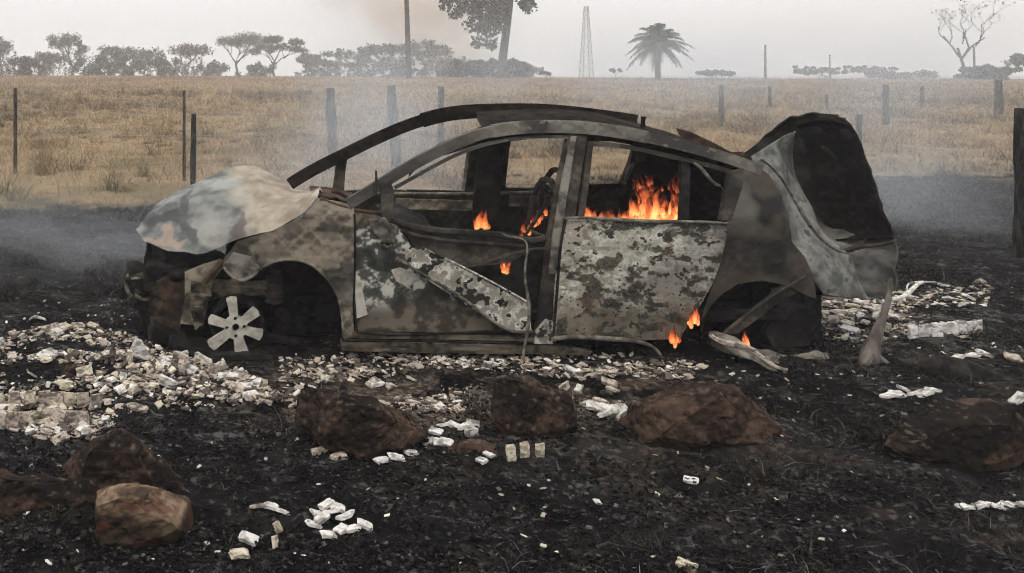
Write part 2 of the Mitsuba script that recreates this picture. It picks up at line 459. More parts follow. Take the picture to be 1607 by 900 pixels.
for nm, fn, r_, s_ in (('frame_mat', frame_color, .75, .3), ('rail_mat', rail_color, .6, .4), ('fender_mat', fender_color, .7, .35), ('sill_mat', sill_color, .8, .25), ('hood_mat', hood_color, .55, .45), ('rear_door_mat', door_color, .75, .3),
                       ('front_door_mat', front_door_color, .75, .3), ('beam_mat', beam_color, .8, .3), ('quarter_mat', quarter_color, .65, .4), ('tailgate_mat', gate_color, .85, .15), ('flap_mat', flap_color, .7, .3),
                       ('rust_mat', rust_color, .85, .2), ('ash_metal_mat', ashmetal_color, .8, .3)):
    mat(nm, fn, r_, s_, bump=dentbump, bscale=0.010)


def roof_color(p, n, uv):
    a, b = soot(p)
    return mix((0.012, 0.0105, 0.010), (0.038, 0.031, 0.027), smoothstep(0.4, 0.65, a * 0.5 + b * 0.5))


mat('roof_mat', roof_color, 1.0, 0.05, bump=dentbump, bscale=0.01)
mat('black_mat', black_color, 0.9, 0.15)
mat('lining_mat', lining_color, 0.85, 0.2)
mat('alloy_mat', alloy_color, 0.75, 0.3)


def rock_color(p, n, uv):
    a = fbm(p.x * 6, p.y * 6, p.z * 6, octaves=4)
    b = fbm(p.x * 42, p.y * 42, p.z * 42, octaves=4)
    c = mix((0.022, 0.016, 0.0135), (0.115, 0.074, 0.054), smoothstep(0.34, 0.64, a * 0.55 + b * 0.45))
    c = mix(c, (0.011, 0.0105, 0.0105), smoothstep(0.44, 0.60, fbm(p.x * 4 + 4, p.y * 4, p.z * 5, octaves=4)) * 0.85)
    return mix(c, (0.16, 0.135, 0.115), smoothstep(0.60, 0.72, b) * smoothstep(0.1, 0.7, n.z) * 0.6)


def pale_rock_color(p, n, uv):
    a = fbm(p.x * 9, p.y * 9, p.z * 9, octaves=4)
    b = fbm(p.x * 46, p.y * 46, p.z * 46, octaves=4)
    c = mix((0.095, 0.066, 0.046), (0.33, 0.235, 0.16), smoothstep(0.36, 0.62, a * 0.55 + b * 0.45))
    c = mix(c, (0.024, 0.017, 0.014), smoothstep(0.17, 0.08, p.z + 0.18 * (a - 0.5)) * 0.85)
    return mix(c, (0.12, 0.045, 0.034), smoothstep(0.55, 0.66, fbm(p.x * 12 + 4, p.y * 12, p.z * 12, octaves=4)) * 0.6)


rockbump = lambda p, n, uv: fbm(p.x * 24, p.y * 24, p.z * 24, octaves=4)
mat('rock_mat', rock_color, 0.95, 0.1, bump=rockbump, bscale=0.05)
mat('pale_rock_mat', pale_rock_color, 0.95, 0.1, bump=rockbump, bscale=0.045)


def packet_mat(name, lo, hi):
    def fn(p, n, uv):
        b = fbm(p.x * 60, p.y * 60, p.z * 60, octaves=3)
        c = mix(lo, hi, smoothstep(0.3, 0.62, b))
        return mix(c, mi.Color3f(lo) * 0.35, smoothstep(0.54, 0.68, fbm(p.x * 22, p.y * 22, p.z * 34, octaves=3)) * 0.8)
    return mat(name, fn, 0.95, 0.1)


packet_mat('packet_white', (0.66, 0.635, 0.60), (1.0, 0.98, 0.95))
packet_mat('packet_cream', (0.48, 0.42, 0.32), (0.88, 0.80, 0.65))
packet_mat('packet_pink', (0.34, 0.285, 0.245), (0.72, 0.63, 0.55))
packet_mat('packet_dark', (0.050, 0.042, 0.036), (0.16, 0.135, 0.115))


def wood_color(p, n, uv):
    a = fbm(p.x * 30, p.y * 30, p.z * 4, octaves=3)
    return mix((0.045, 0.034, 0.027), (0.135, 0.105, 0.085), smoothstep(0.3, 0.7, a))


def charwood_color(p, n, uv):
    a = fbm(p.x * 30, p.y * 30, p.z * 6, octaves=3)
    return mix((0.012, 0.011, 0.011), (0.050, 0.045, 0.042), smoothstep(0.35, 0.7, a))


def greywood_color(p, n, uv):
    a = fbm(p.x * 26, p.y * 26, p.z * 5, octaves=3)
    return mix((0.12, 0.105, 0.095), (0.27, 0.24, 0.215), smoothstep(0.3, 0.7, a))


mat('wood_mat', wood_color, 0.9, 0.15)
mat('char_wood_mat', charwood_color, 0.9, 0.15)
mat('grey_wood_mat', greywood_color, 0.9, 0.15)
mat('steel_mat', rgb=(0.30, 0.31, 0.33), rough_=0.6)
scene['leaf_mat'] = {'type': 'twosided', 'bsdf': {'type': 'diffuse', 'reflectance': {'type': 'mesh_attribute', 'name': 'vertex_color'}}}

# ------------------------------------------------------------------ ground
rng = np.random.default_rng(7)
xs = np.unique(np.r_[-400, -250, np.linspace(-120, -12, 40), np.linspace(-12, -3, 50), np.arange(-3, 8.0, 0.045), np.linspace(8, 22, 90), np.linspace(22, 140, 60), 250, 400])
ys = np.unique(np.r_[-60, -20, -8, -3, 0, np.arange(1.5, 8.6, 0.036), np.geomspace(8.6, 130, 190), 160, 200, 260, 340, 440])
gx, gy = np.meshgrid(xs, ys)
gz = ground_z(gx, gy)
nx, ny = len(xs), len(ys)
i, j = np.meshgrid(np.arange(ny - 1), np.arange(nx - 1), indexing='ij')
i, j = i.ravel(), j.ravel()
q = np.stack([i * nx + j, i * nx + j + 1, (i + 1) * nx + j + 1, (i + 1) * nx + j], 1)
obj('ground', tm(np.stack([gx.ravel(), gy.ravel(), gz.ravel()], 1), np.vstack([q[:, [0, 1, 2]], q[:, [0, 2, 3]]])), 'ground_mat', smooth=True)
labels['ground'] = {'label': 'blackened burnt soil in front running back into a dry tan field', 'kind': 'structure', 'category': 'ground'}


def blades(pos, h, w, lean, col, r, segs=2):
    """Tapering curved grass blades as one mesh with a colour per vertex."""
    n = len(pos)
    a = r.uniform(0, 2 * np.pi, n)
    side = np.stack([np.cos(a), np.sin(a), 0 * a], 1) * (w / 2)[:, None]
    b = r.uniform(0, 2 * np.pi, n)
    dirn = np.stack([np.cos(b), np.sin(b), 0 * b], 1)
    V, C = [], []
    for k in range(segs + 1):
        t = k / segs
        mid = pos + dirn * (lean * h * t ** 1.8)[:, None] + np.array([0, 0, 1.0]) * (h * (t - 0.35 * np.minimum(lean, 1.6) * t ** 2))[:, None]
        if k < segs:
            V += [mid - side * (1 - 0.7 * t), mid + side * (1 - 0.7 * t)]
            C += [col, col]
        else:
            V += [mid]
            C += [col]
    nv = 2 * segs + 1
    V = np.stack(V, 1).reshape(-1, 3)
    C = np.stack(C, 1).reshape(-1, 3)
    f = []
    for k in range(segs - 1):
        f += [[2 * k, 2 * k + 1, 2 * k + 3], [2 * k, 2 * k + 3, 2 * k + 2]]
    f += [[2 * segs - 2, 2 * segs - 1, 2 * segs]]
    Fa = (np.array(f)[None] + (np.arange(n) * nv)[:, None, None]).reshape(-1, 3)
    return tm(V, Fa), C


def scatter(n, px0, px1, y0, y1, r, margin=0.6):
    """Points on the ground, evenly spread in area, in the wedge the photograph shows and a little to each side of it."""
    Y = np.sqrt(r.uniform(y0 ** 2, y1 ** 2, n))
    X = (r.uniform(px0, px1, n) - CX) * Y / F + r.uniform(-margin, margin, n)
    return X, Y


# charred stubble
X, Y = scatter(480000, -150, 1750, 2.9, 17.5, rng)
far = rng.random(len(X)) < np.clip(7.5 / Y, 0, 1) ** .5
X, Y = X[far], Y[far]
den = meshkit.fbm(np.stack([X, Y, 0 * X], 1) * 1.6, 3, 21)
keep = (den + 0.34 * rng.random(len(X)) > 0.47) & (burn_line(X, Y, np) < rng.uniform(-.6, 1.6, len(X)))
keep &= ~((X > 0.0) & (X < 4.0) & (Y > 6.3) & (Y < 7.9)) & ~((Y > 5.1) & (Y < 7) & (X < 0.5) & (rng.random(len(X)) < 0.8))
X, Y = X[keep], Y[keep]
n = len(X)
tone = rng.uniform(0.005, 0.030, n) * np.where(rng.random(n) < 0.13, rng.uniform(3, 8, n), 1)
col = tone[:, None] * np.stack([rng.uniform(1, 1.06, n), np.ones(n), rng.uniform(0.95, 1.05, n)], 1)
hgt = rng.uniform(0.012, 0.05, n) * np.clip(Y / 7, 1, 2.2) * (0.5 + 1.9 * sstep(0.5, 0.75, meshkit.fbm(np.stack([X, Y, 0 * X], 1) * 2.2, 2, 31)))
g, C = blades(np.stack([X, Y, ground_z(X, Y) - 0.006], 1), hgt, rng.uniform(0.0025, 0.0075, n) * np.clip(Y / 6, 1, 2), rng.uniform(0.5, 2.6, n), col, rng)
obj('charred_stubble', g, 'leaf_mat', smooth=False, color=C)
labels['charred_stubble'] = {'label': 'black charred grass stubble covering the burnt foreground', 'kind': 'stuff', 'category': 'burnt grass'}

# dry grass of the field
tu = np.random.default_rng(17)
tx, ty = scatter(1500, -200, 1800, 13.2, 60, tu, 1.0)
tx, ty = (np.repeat(a, 46) + tu.normal(0, .11, 46 * len(a)) for a in (tx, ty))
X, Y = scatter(520000, -200, 1800, 12.4, 104, rng, 1.0)
wgt = rng.random(len(X)) < np.clip((24 / Y) ** 1.5, 0.16, 1)
X, Y = X[wgt], Y[wgt]
s = burn_line(X, Y, np)
keep = s > rng.uniform(-1.3, 1.1, len(X)) * np.where(rng.random(len(X)) < .5, 1, .3)
X, Y, s = X[keep], Y[keep], s[keep]
ts = burn_line(tx, ty, np)
tx, ty, ts = tx[ts > .2], ty[ts > .2], ts[ts > .2]
n0 = len(X)
X, Y, s = np.r_[X, tx], np.r_[Y, ty], np.r_[s, ts]
n = len(X)
tuft = np.arange(n) >= n0
pat = meshkit.fbm(np.stack([X * 0.6, Y * 0.4, 0 * X], 1), 3, 41)
base = np.array([0.335, 0.25, 0.158]) + (pat - 0.5)[:, None] * np.array([0.10, 0.10, 0.06])
green = ((1 - sstep(0.3, 3.0, s)) * 0.6 + 0.8 * sstep(0.56, 0.72, meshkit.fbm(np.stack([X * 0.5 + 9, Y * 0.35, 0 * X], 1), 3, 43)))[:, None]
col = base * (1 - green) + np.array([0.19, 0.17, 0.125]) * green
cl = meshkit.fbm(np.stack([X * 2.6, Y * 2.0, 0 * X], 1), 3, 47)
big = meshkit.fbm(np.stack([X * 0.22 + 3, Y * 0.12, 0 * X], 1), 3, 48)
col = col * (rng.uniform(0.7, 1.25, n) * (0.62 + 0.75 * cl) * (0.72 + 0.56 * sstep(.35, .65, big)) * np.where(tuft, .64 + .34 * sstep(18, 45, Y), 1))[:, None]
hgt = rng.uniform(0.08, 0.26, n) * (0.35 + 0.7 * sstep(0.45, 0.7, pat) + 1.3 * sstep(.5, .72, cl)) * np.where(tuft, 1.9, 1)
g, C = blades(np.stack([X, Y, ground_z(X, Y) - 0.01], 1), hgt, rng.uniform(0.006, 0.014, n) * np.clip(Y / 14, 1, 4), rng.uniform(0.2, 1.3, n), col, rng)
obj('dry_grass', g, 'leaf_mat', smooth=False, color=C)
labels['dry_grass'] = {'label': 'dry tan pasture grass beyond the burnt edge', 'kind': 'stuff', 'category': 'grass'}

# ------------------------------------------------------------------ the burnt car
car = thing('burnt_car', 'burnt-out five-door car shell on bare rims with flames inside', 'car')
AX = 7.08                                   # depth of the car's centre line


def near(px, py):
    """Depth of the car's near flank, tumblehome and rounded corners included."""
    px, py = np.asarray(px, float), np.asarray(py, float)
    z = EYE - (py - CY) * 6.3 / F
    return 6.22 + 0.28 * np.maximum(z - 0.92, 0) + 0.06 * np.maximum(0.6 - z, 0) + 0.30 * np.clip((430 - px) / 230, 0, 1) ** 2 + 0.12 * np.clip((px - 1180) / 100, 0, 1) ** 2


def inset(d):
    return lambda px, py: near(px, py) + d


def band(pts, w):
    return LineString(pts).buffer(w / 2, cap_style=2, join_style=1)


def flip(mesh):
    v = np.array(mesh.vertices)
    v[:, 1] = 2 * AX - v[:, 1]
    return tm(v, np.array(mesh.faces)[:, ::-1])


def smoothline(pts, n=40):
    return [tuple(p) for p in curve(pts, n)]


def npts(pts, d=0.0):
    pts = np.asarray(pts, float)
    return at(pts[:, 0], pts[:, 1], near(pts[:, 0], pts[:, 1]) + d)


def part(name, mesh, m, parent=None, smooth=40, **k):
    return obj(name, mesh, m, parent or car, smooth, **k)


# near side: roof rail with windscreen pillar, door pillar
rail = smoothline([(546, 321), (604, 286), (652, 257), (702, 232), (752, 212), (802, 202), (856, 199), (912, 200), (972, 207), (1050, 223), (1118, 241), (1165, 256), (1196, 268)], 60)
railw = [band(rail[:26], 17), band(rail[22:44], 20), band(rail[42:], 17)]
part('roof_rail', join([skin(unary_union(railw), near, 0.05, 5, (0.010, 9), 3), skin(band(smoothline([(620, 295), (680, 262), (735, 236), (800, 219), (895, 216)]), 5), inset(0.03), 0.03, 5, (.006, 9), 4)]), 'rail_mat')
part('door_pillar', skin([(893, 210), (922, 213), (913, 270), (902, 345), (886, 420), (876, 470), (868, 545), (838, 545), (852, 460), (862, 370), (876, 290)], inset(0.03), 0.06, 6, (0.010, 8), 5), 'frame_mat')
part('door_pillar', skin([(897, 214), (905, 214), (893, 290), (880, 372), (872, 430), (862, 430), (868, 372), (882, 285)], inset(0.0), 0.02, 5, (.006, 8), 6), 'ash_metal_mat', label='pale window frame edge along the middle pillar')
part('mirror_bracket', join([skin([(596, 288), (613, 284), (619, 300), (616, 340), (622, 372), (606, 366), (600, 330)], inset(0.0), 0.03, 5, (.008, 12), 7), tube(npts([(592, 290), (590, 268), (590, 306)], -0.01), 0.006)]), 'frame_mat')
# rear window frame, quarter light bar
part('window_frame', skin(band([(927, 222), (921, 280), (912, 345)], 9), inset(0.02), 0.03, 5, (.006, 8), 8), 'frame_mat')
part('window_frame', skin(band(smoothline([(930, 226), (985, 231), (1050, 245), (1110, 259), (1150, 270)]), 7), inset(0.03), 0.03, 5, (.006, 8), 9), 'frame_mat')
part('quarter_light_bar', skin(band([(1076, 252), (1077, 300), (1074, 347)], 13), inset(0.04), 0.04, 5, (.006, 8), 10), 'black_mat')
part('loose_trim_strip', join([tube(npts([(1088, 256), (1104, 268), (1117, 284), (1130, 292)], 0.03), [.008, .012, .010], 7, 16), tube(npts([(1130, 292), (1136, 300), (1132, 340)], 0.04), .006, 6, 10)]), 'ash_metal_mat', label='pale bent trim strip in the rear quarter window')
# quarter panel, rear corner
part('quarter_panel', skin([(1150, 296), (1160, 262), (1186, 258), (1208, 275), (1226, 305), (1238, 340), (1243, 380), (1262, 402), (1276, 432), (1282, 470), (1262, 462), (1235, 448), (1195, 440), (1158, 446), (1132, 462), (1112, 486), (1098, 508), (1110, 470), (1124, 430), (1134, 390), (1138, 352)], near, 0.006, 6, (0.022, 4), 11), 'quarter_mat')
part('rear_pillar', skin([(1146, 272), (1168, 264), (1166, 290), (1148, 346), (1132, 346)], inset(-0.015), 0.05, 6, (.012, 7), 12), 'frame_mat')
part('rear_corner', skin([(1208, 452), (1246, 452), (1281, 468), (1284, 505), (1270, 542), (1214, 546), (1200, 520), (1222, 490)], inset(0.10), 0.05, 7, (0.035, 5), 13), 'black_mat')
# doors
rd = part('rear_door', skin([(886, 346), (960, 346), (1050, 349), (1141, 352), (1140, 372), (1132, 410), (1118, 446), (1102, 474), (1086, 500), (1066, 532), (1010, 534), (940, 530), (869, 529), (871, 480), (874, 430), (879, 385)], inset(-0.01), 0.03, 6, (0.016, 4), 14), 'rear_door_mat', label='rear door with pale bleached paint flaked in black patches')
part('window_lip', tube(npts([(884, 343), (960, 344), (1010, 347), (1075, 348), (1141, 351)], -0.02), [.010, .013, .008], 8, 30), 'ash_metal_mat', rd)
part('crease', tube(npts([(874, 452), (960, 455), (1040, 462), (1104, 470)], -0.004), .012, 8, 30, flat=0.5), 'rear_door_mat', rd)
fd = part('front_door', skin([(556, 334), (590, 338), (622, 352), (640, 378), (652, 402), (700, 428), (762, 466), (832, 508), (838, 522), (700, 522), (558, 520), (557, 440)], inset(0.0), 0.03, 6, (0.020, 5), 15), 'front_door_mat', label='front door burnt through with its outer skin fallen')
part('door_beam', skin([(632, 398), (645, 388), (664, 390), (700, 408), (760, 440), (830, 478), (834, 520), (806, 521), (740, 484), (690, 452), (650, 426)], inset(-0.045), 0.02, 5, (0.022, 9), 16), 'beam_mat', fd, label='pale crumpled skin hanging diagonally across the front door')
part('beam_edge', tube(npts([(628, 408), (690, 446), (745, 482), (806, 520), (836, 520)], -0.06), .010, 7, 30), 'ash_metal_mat', fd)
part('beam_edge', tube(npts([(664, 390), (740, 426), (834, 478)], -0.05), .007, 7, 30), 'beam_mat', fd)
part('window_rail', join([tube(npts([(612, 344), (650, 356), (720, 364), (790, 370), (836, 377), (856, 372)], 0.0), .020, 8, 30, 0.7), tube(npts([(628, 362), (690, 376), (760, 382), (822, 386)], 0.01), .014, 8, 30)]), 'lining_mat', fd)
part('inner_panel', join([skin([(636, 364), (700, 376), (762, 382), (800, 392), (830, 396), (800, 412), (740, 420), (690, 404), (650, 388)], inset(0.03), 0.01, 6, (0.025, 8), 17), tube(npts([(724, 420), (770, 410), (806, 398), (858, 390)], 0.01), [.006, .012, .008], 7, 20, 0.6)]), 'frame_mat', fd)
part('bleached_edge', skin([(557, 442), (566, 440), (572, 470), (577, 494), (560, 500), (558, 470)], inset(-0.012), 0.012, 4, (.004, 10), 18), 'alloy_mat', fd, label='white bleached strip at the front edge of the door')
part('bleached_edge', skin([(614, 424), (628, 420), (660, 432), (640, 450), (622, 442)], inset(-0.014), 0.012, 4, (.006, 10), 19), 'alloy_mat', fd, label='white flake of paint below the diagonal skin')
part('hinge_plate', join([skin([(578, 344), (604, 342), (622, 360), (620, 384), (602, 380), (588, 366)], inset(-0.02), 0.02, 4, (.03, 14), 20), tube(npts([(599, 346), (608, 352), (612, 364)], -0.05), [.012, .016, .008], 7, 12), tube(npts([(606, 366), (616, 372), (614, 386), (602, 384)], -0.04), .009, 7, 14)]), 'ash_metal_mat', fd)
part('door_seam', tube(npts([(556, 336), (557, 400), (557, 470), (560, 520)], -0.006), .007, 6, 24), 'black_mat', fd)
part('hanging_strip', tube(at([786, 806, 822, 824, 829, 830, 826, 822, 822], [364, 372, 376, 420, 470, 500, 530, 550, 566], [6.15] * 9), [.006, .008, .012, .008], 6, 40, 0.5), 'ash_metal_mat', fd, label='thin pale strip hanging from the front door to the ground')
# sill
part('sill', join([skin([(540, 521), (700, 524), (872, 530), (872, 537), (700, 533), (542, 531)], inset(0.0), 0.05, 6, (.010, 6), 21), skin([(536, 537), (700, 539), (874, 543), (930, 552), (925, 558), (872, 556), (700, 555), (538, 551)], inset(-0.012), 0.06, 6, (.020, 6), 22)]), 'sill_mat')
part('sill_groove', tube(npts([(538, 534), (620, 535), (700, 536), (800, 538), (872, 541)], 0.0), .009, 6, 20), 'black_mat')
part('door_gap', tube(npts([(560, 521), (700, 523), (836, 524), (868, 530)], -.004), .009, 6, 30), 'black_mat', fd)
part('door_gap', tube(npts([(868, 528), (873, 470), (876, 430), (882, 372), (888, 345)], -.012), .009, 6, 30), 'black_mat', rd)
part('sill_edge', tube(npts([(868, 532), (910, 529), (960, 532), (1000, 536), (1026, 546), (1038, 560)], -0.03), [.014, .016, .010], 8, 30), 'ash_metal_mat', label='pale curled lower edge under the rear door')
part('sill_foot', skin([(842, 520), (858, 502), (868, 505), (868, 540), (838, 540)], inset(-0.015), 0.03, 4, (.01, 9), 23), 'beam_mat')
# front wing
part('front_wing', skin([(362, 394), (372, 379), (400, 371), (432, 361), (478, 338), (496, 316), (520, 314), (555, 322), (558, 360), (556, 420), (553, 480), (556, 528), (540, 534), (536, 500), (528, 462), (512, 438), (488, 416), (462, 408), (430, 410), (405, 424), (386, 432), (368, 430), (350, 418), (352, 404)], near, 0.006, 5, (0.016, 5), 24), 'fender_mat')
part('wing_edge', tube(npts([(372, 441), (405, 425), (430, 411), (462, 408), (490, 416), (513, 438), (530, 464), (538, 505), (541, 534)], -0.004), .010, 7, 40), 'fender_mat')
part('torn_metal', join([skin([(350, 418), (366, 396), (392, 402), (408, 420), (388, 436), (372, 441)], inset(-0.05), 0.006, 4, (0.07, 9), 25), tube(npts([(352, 420), (378, 440), (404, 426)], -0.06), .010, 7, 20), skin([(384, 412), (400, 396), (408, 400), (398, 420)], inset(-0.07), 0.006, 4, (.05, 12), 26)]), 'ash_metal_mat', label='crumpled pale metal at the front of the wing')
part('wheel_arch_liner', join([skin([(330, 420), (440, 404), (520, 410), (556, 440), (556, 548), (320, 556)], 6.85, 0.01, 10, (.03, 4), 27), sheet([[(535, 534, 6.3), (530, 466, 6.3), (490, 418, 6.3), (430, 412, 6.3), (372, 440, 6.4)], [(535, 534, 6.85), (530, 466, 6.85), (490, 418, 6.85), (430, 412, 6.85), (372, 440, 6.85)]], 40, 12, .004, (.01, 5), 28)]), 'black_mat')
part('chassis_rail', skin([(330, 440), (372, 445), (440, 444), (446, 462), (400, 464), (330, 462)], 6.6, 0.08, 6, (.02, 7), 29), 'fender_mat')
part('suspension_strut', join([tube(at([432, 430, 428], [420, 448, 476], [6.5, 6.5, 6.5]), [.045, .052, .04], 12, 12)] + [trimesh.creation.torus(0.055, 0.009, 16, 6, transform=trimesh.transformations.translation_matrix(at(430, y, 6.5))) for y in range(424, 474, 8)]), 'frame_mat')
# hood
hood = [[(236, 340, 7.75), (268, 314, 7.8), (315, 292, 7.8), (386, 276, 7.8), (440, 291, 7.75), (498, 298, 7.6)],
        [(228, 344, 7.15), (258, 309, 7.25), (310, 285, 7.3), (387, 259, 7.35), (440, 286, 7.25), (502, 294, 7.0)],
        [(213, 360, 6.95), (250, 330, 6.98), (312, 303, 7.0), (394, 286, 7.0), (448, 299, 6.9), (504, 297, 6.7)],
        [(226, 377, 6.72), (282, 352, 6.72), (334, 330, 6.72), (404, 322, 6.70), (455, 318, 6.62), (502, 300, 6.5)],
        [(262, 392, 6.55), (308, 380, 6.5), (345, 366, 6.48), (412, 348, 6.42), (464, 330, 6.36), (499, 306, 6.32)],
        [(304, 397, 6.44), (336, 391, 6.42), (372, 375, 6.40), (428, 360, 6.30), (474, 336, 6.24), (494, 313, 6.24)]]
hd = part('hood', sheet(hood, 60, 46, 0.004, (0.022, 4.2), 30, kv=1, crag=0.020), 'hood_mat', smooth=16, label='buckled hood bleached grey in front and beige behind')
part('hood_gap', tube(at([372, 430, 476, 496], [382, 366, 342, 320], [6.42, 6.34, 6.28, 6.28]), .012, 8, 30), 'black_mat', hd)
# front end: what is left of lamp, bumper and radiator
part('engine_block', join([rough(box(at(302, 432, 6.98), (0.50, 0.55, 0.30), (0, .1, .1), .03).subdivide().subdivide().subdivide(), 0.05, 6, 31), rough(box(at(262, 416, 7.0), (0.30, 0.8, 0.20), (0.1, 0, 0), .03).subdivide().subdivide().subdivide(), 0.04, 8, 32), rough(box(at(330, 500, 7.3), (0.8, 0.8, 0.3), (0, 0, 0), .03).subdivide().subdivide().subdivide(), 0.04, 8, 36), rough(box(at(450, 400, 7.2), (0.9, 1.0, 0.4), (0, 0, 0), .03).subdivide().subdivide().subdivide(), 0.03, 8, 37)]), 'black_mat')
part('lamp_housing', skin([(290, 428), (318, 416), (347, 407), (352, 418), (334, 440), (326, 480), (318, 512), (283, 508), (290, 468)], 6.43, 0.03, 5, (.018, 9), 33), 'fender_mat')
part('lamp_bracket', join([skin([(246, 442), (288, 424), (294, 470), (284, 508), (280, 540), (262, 540), (258, 490)], 6.58, 0.05, 5, (.03, 8), 34), tube(at([350, 338, 318], [408, 424, 446], [6.38, 6.38, 6.4]), [.02, .024, .018], 8, 12)]), 'rust_mat')
bm = part('bumper_beam', join([tube(at([196, 216, 250, 300], [446, 448, 440, 428], [7.0, 6.85, 6.7, 6.5]), [.05, .06, .05, .03], 10, 24), rough(box(at(214, 440, 6.85), (.17, .16, .24), (.1, .3, .1), .02).subdivide().subdivide().subdivide(), .03, 12, 35), rough(box(at(232, 404, 6.85), (.04, .05, .22), (0, .15, 0), .01).subdivide().subdivide(), .012, 14, 38)]), 'black_mat')
part('bracket', join([tube(at([206, 218, 238], [438, 436, 434], [6.72] * 3), .010, 6, 10), tube(at([212, 224, 244], [462, 470, 466], [6.72] * 3), .012, 6, 10), tube(at([202, 198, 206], [430, 446, 466], [6.76] * 3), .014, 6, 10)]), 'ash_metal_mat', bm)
part('bumper_scrap', skin([(236, 452), (262, 440), (276, 470), (258, 486), (268, 520), (244, 528), (232, 490)], 6.62, .006, 4, (.10, 8), 81), 'frame_mat')
part('bumper_scrap', skin([(300, 440), (328, 448), (334, 470), (318, 476), (324, 500), (306, 520), (298, 480)], 6.36, .006, 4, (.08, 10), 82), 'sill_mat')
part('bumper_scrap', skin([(196, 436), (232, 424), (246, 440), (240, 462), (222, 458), (210, 474), (198, 468)], 6.74, .006, 4, (.10, 9), 83), 'lining_mat')
part('arch_scrap', skin([(330, 446), (364, 438), (398, 442), (436, 436), (432, 452), (398, 458), (362, 462), (336, 470)], 6.48, .006, 4, (.06, 9), 84), 'sill_mat')
part('front_debris', join([rough(box(at(x, y, Yv), s, (r1, r2, r1), .01).subdivide().subdivide(), .02, 10, k) for k, (x, y, Yv, s, r1, r2) in enumerate([(262, 525, 6.6, (.25, .2, .10), .2, .4), (240, 480, 6.9, (.2, .3, .25), .1, -.3), (300, 545, 6.4, (.3, .2, .06), 0, .2), (226, 470, 6.95, (.10, .1, .14), .4, .5)])]), 'black_mat')
# front wheel: alloy spokes, tyre burnt away
wc = at(370, 514, 6.30)
wheel = part('front_wheel', None, None)


def disc_to_world(mesh, c, yaw, tilt=0.0):
    R = trimesh.transformations.euler_matrix(tilt, 0, yaw)
    mesh = mesh.copy()
    mesh.apply_transform(trimesh.transformations.rotation_matrix(np.pi / 2, [1, 0, 0]))
    mesh.apply_transform(R)
    mesh.apply_translation(c)
    return mesh


pol = Point(0, 0).buffer(0.068)
spokes = []
for adeg, ln, w0, w1 in ((98, .172, .042, .062), (36, .152, .040, .064), (-19, .160, .040, .066), (-76, .185, .048, .085), (-144, .178, .046, .070), (161, .158, .040, .058)):
    a = math.radians(adeg)
    d, s = np.array([math.cos(a), math.sin(a)]), np.array([-math.sin(a), math.cos(a)])
    pol = pol.union(Polygon([d * .03 - s * w0 / 2, d * ln - s * w1 / 2, d * (ln + .008), d * ln + s * w1 / 2, d * .03 + s * w0 / 2]))
for k in range(4):
    a = math.radians(90 * k + 2)
    pol = pol.difference(Point(.050 * math.cos(a), .050 * math.sin(a)).buffer(.011))
pol = pol.difference(Point(0, 0).buffer(.021)).buffer(-.004).buffer(.004)
p2, f2 = flat_mesh(pol, 0.010)
dish = -0.18 * (np.hypot(p2[:, 0], p2[:, 1]) - 0.06) ** 2 * 6
p2 = p2 * 1.14
rimv = np.stack([p2[:, 0], p2[:, 1], dish + 0.008 * (meshkit.fbm(np.stack([p2[:, 0], p2[:, 1], 0 * dish], 1) * 14, 2, 5) - .5)], 1)
part('spokes', disc_to_world(solidify(rimv, f2, 0.025, (0, 0, -1)), wc, 0.12), 'alloy_mat', wheel, label='pale six-spoke alloy of the front wheel')
part('rim', disc_to_world(rough(trimesh.creation.annulus(0.150, 0.178, 0.14, sections=48).subdivide(), 0.012, 9, 4), wc + [0.01, 0.13, 0], 0.12), 'black_mat', wheel)
part('brake_disc', disc_to_world(join([trimesh.creation.cylinder(0.12, 0.03, sections=40), trimesh.creation.cylinder(0.03, 0.12, sections=20)]), wc + [0.02, 0.16, 0], 0.12), 'roof_mat', wheel)
part('tyre_ash', rough(box(wc + [.04, .06, -.20], (.46, .30, .07), (0, .05, .1), .02).subdivide().subdivide().subdivide(), .035, 9, 3), 'black_mat', wheel)
part('drive_shaft', join([tube(at([380, 450, 520], [514, 500, 492], [6.5, 6.7, 7.0]), .03, 8, 10), tube(at([392, 430, 470, 530], [535, 530, 540, 536], [6.5, 6.5, 6.6, 6.7]), [.04, .03, .05, .04], 8, 20), rough(box(at(452, 500, 6.75), (.25, .2, .2), (0, 0, .3), .02).subdivide().subdivide().subdivide(), .05, 9, 8)]), 'black_mat')
# far side: mirrored pillar and rail, wall with window openings
fr = smoothline([(455, 290), (480, 274), (540, 243), (600, 214), (655, 192), (700, 180), (770, 174), (850, 174), (920, 180), (1000, 191)], 60)
part('far_roof_rail', skin(unary_union([band(fr[:28], 18), band(fr[24:], 22)]), lambda px, py: 7.66 + 0 * px, 0.05, 5, (.008, 8), 41), 'roof_mat')
part('far_quarter_bar', skin([(528, 252), (546, 244), (542, 270), (540, 300), (522, 300), (526, 274)], 7.72, 0.04, 5, (.006, 8), 42), 'frame_mat')
wall = Polygon([(515, 302), (600, 296), (640, 300), (645, 262), (690, 226), (760, 198), (900, 196), (1010, 204), (1080, 218), (1110, 240), (1120, 480), (520, 480)])
holes = [Polygon([(628, 298), (650, 268), (690, 246), (738, 232), (733, 268), (727, 300)]).buffer(-3).buffer(3), Polygon([(801, 222), (850, 216), (894, 214), (893, 296), (793, 295), (797, 258)]).buffer(-4).buffer(4),
         Polygon([(927, 222), (960, 222), (996, 228), (988, 256), (974, 288), (924, 290)]).buffer(-5).buffer(5)]
for hh in holes:
    wall = wall.difference(hh)
fw = part('far_side_wall', skin(wall, lambda px, py: 7.86 - 0.24 * np.clip((300 - py) / 100, 0, 1), 0.05, 8, (.012, 5), 43), 'lining_mat')
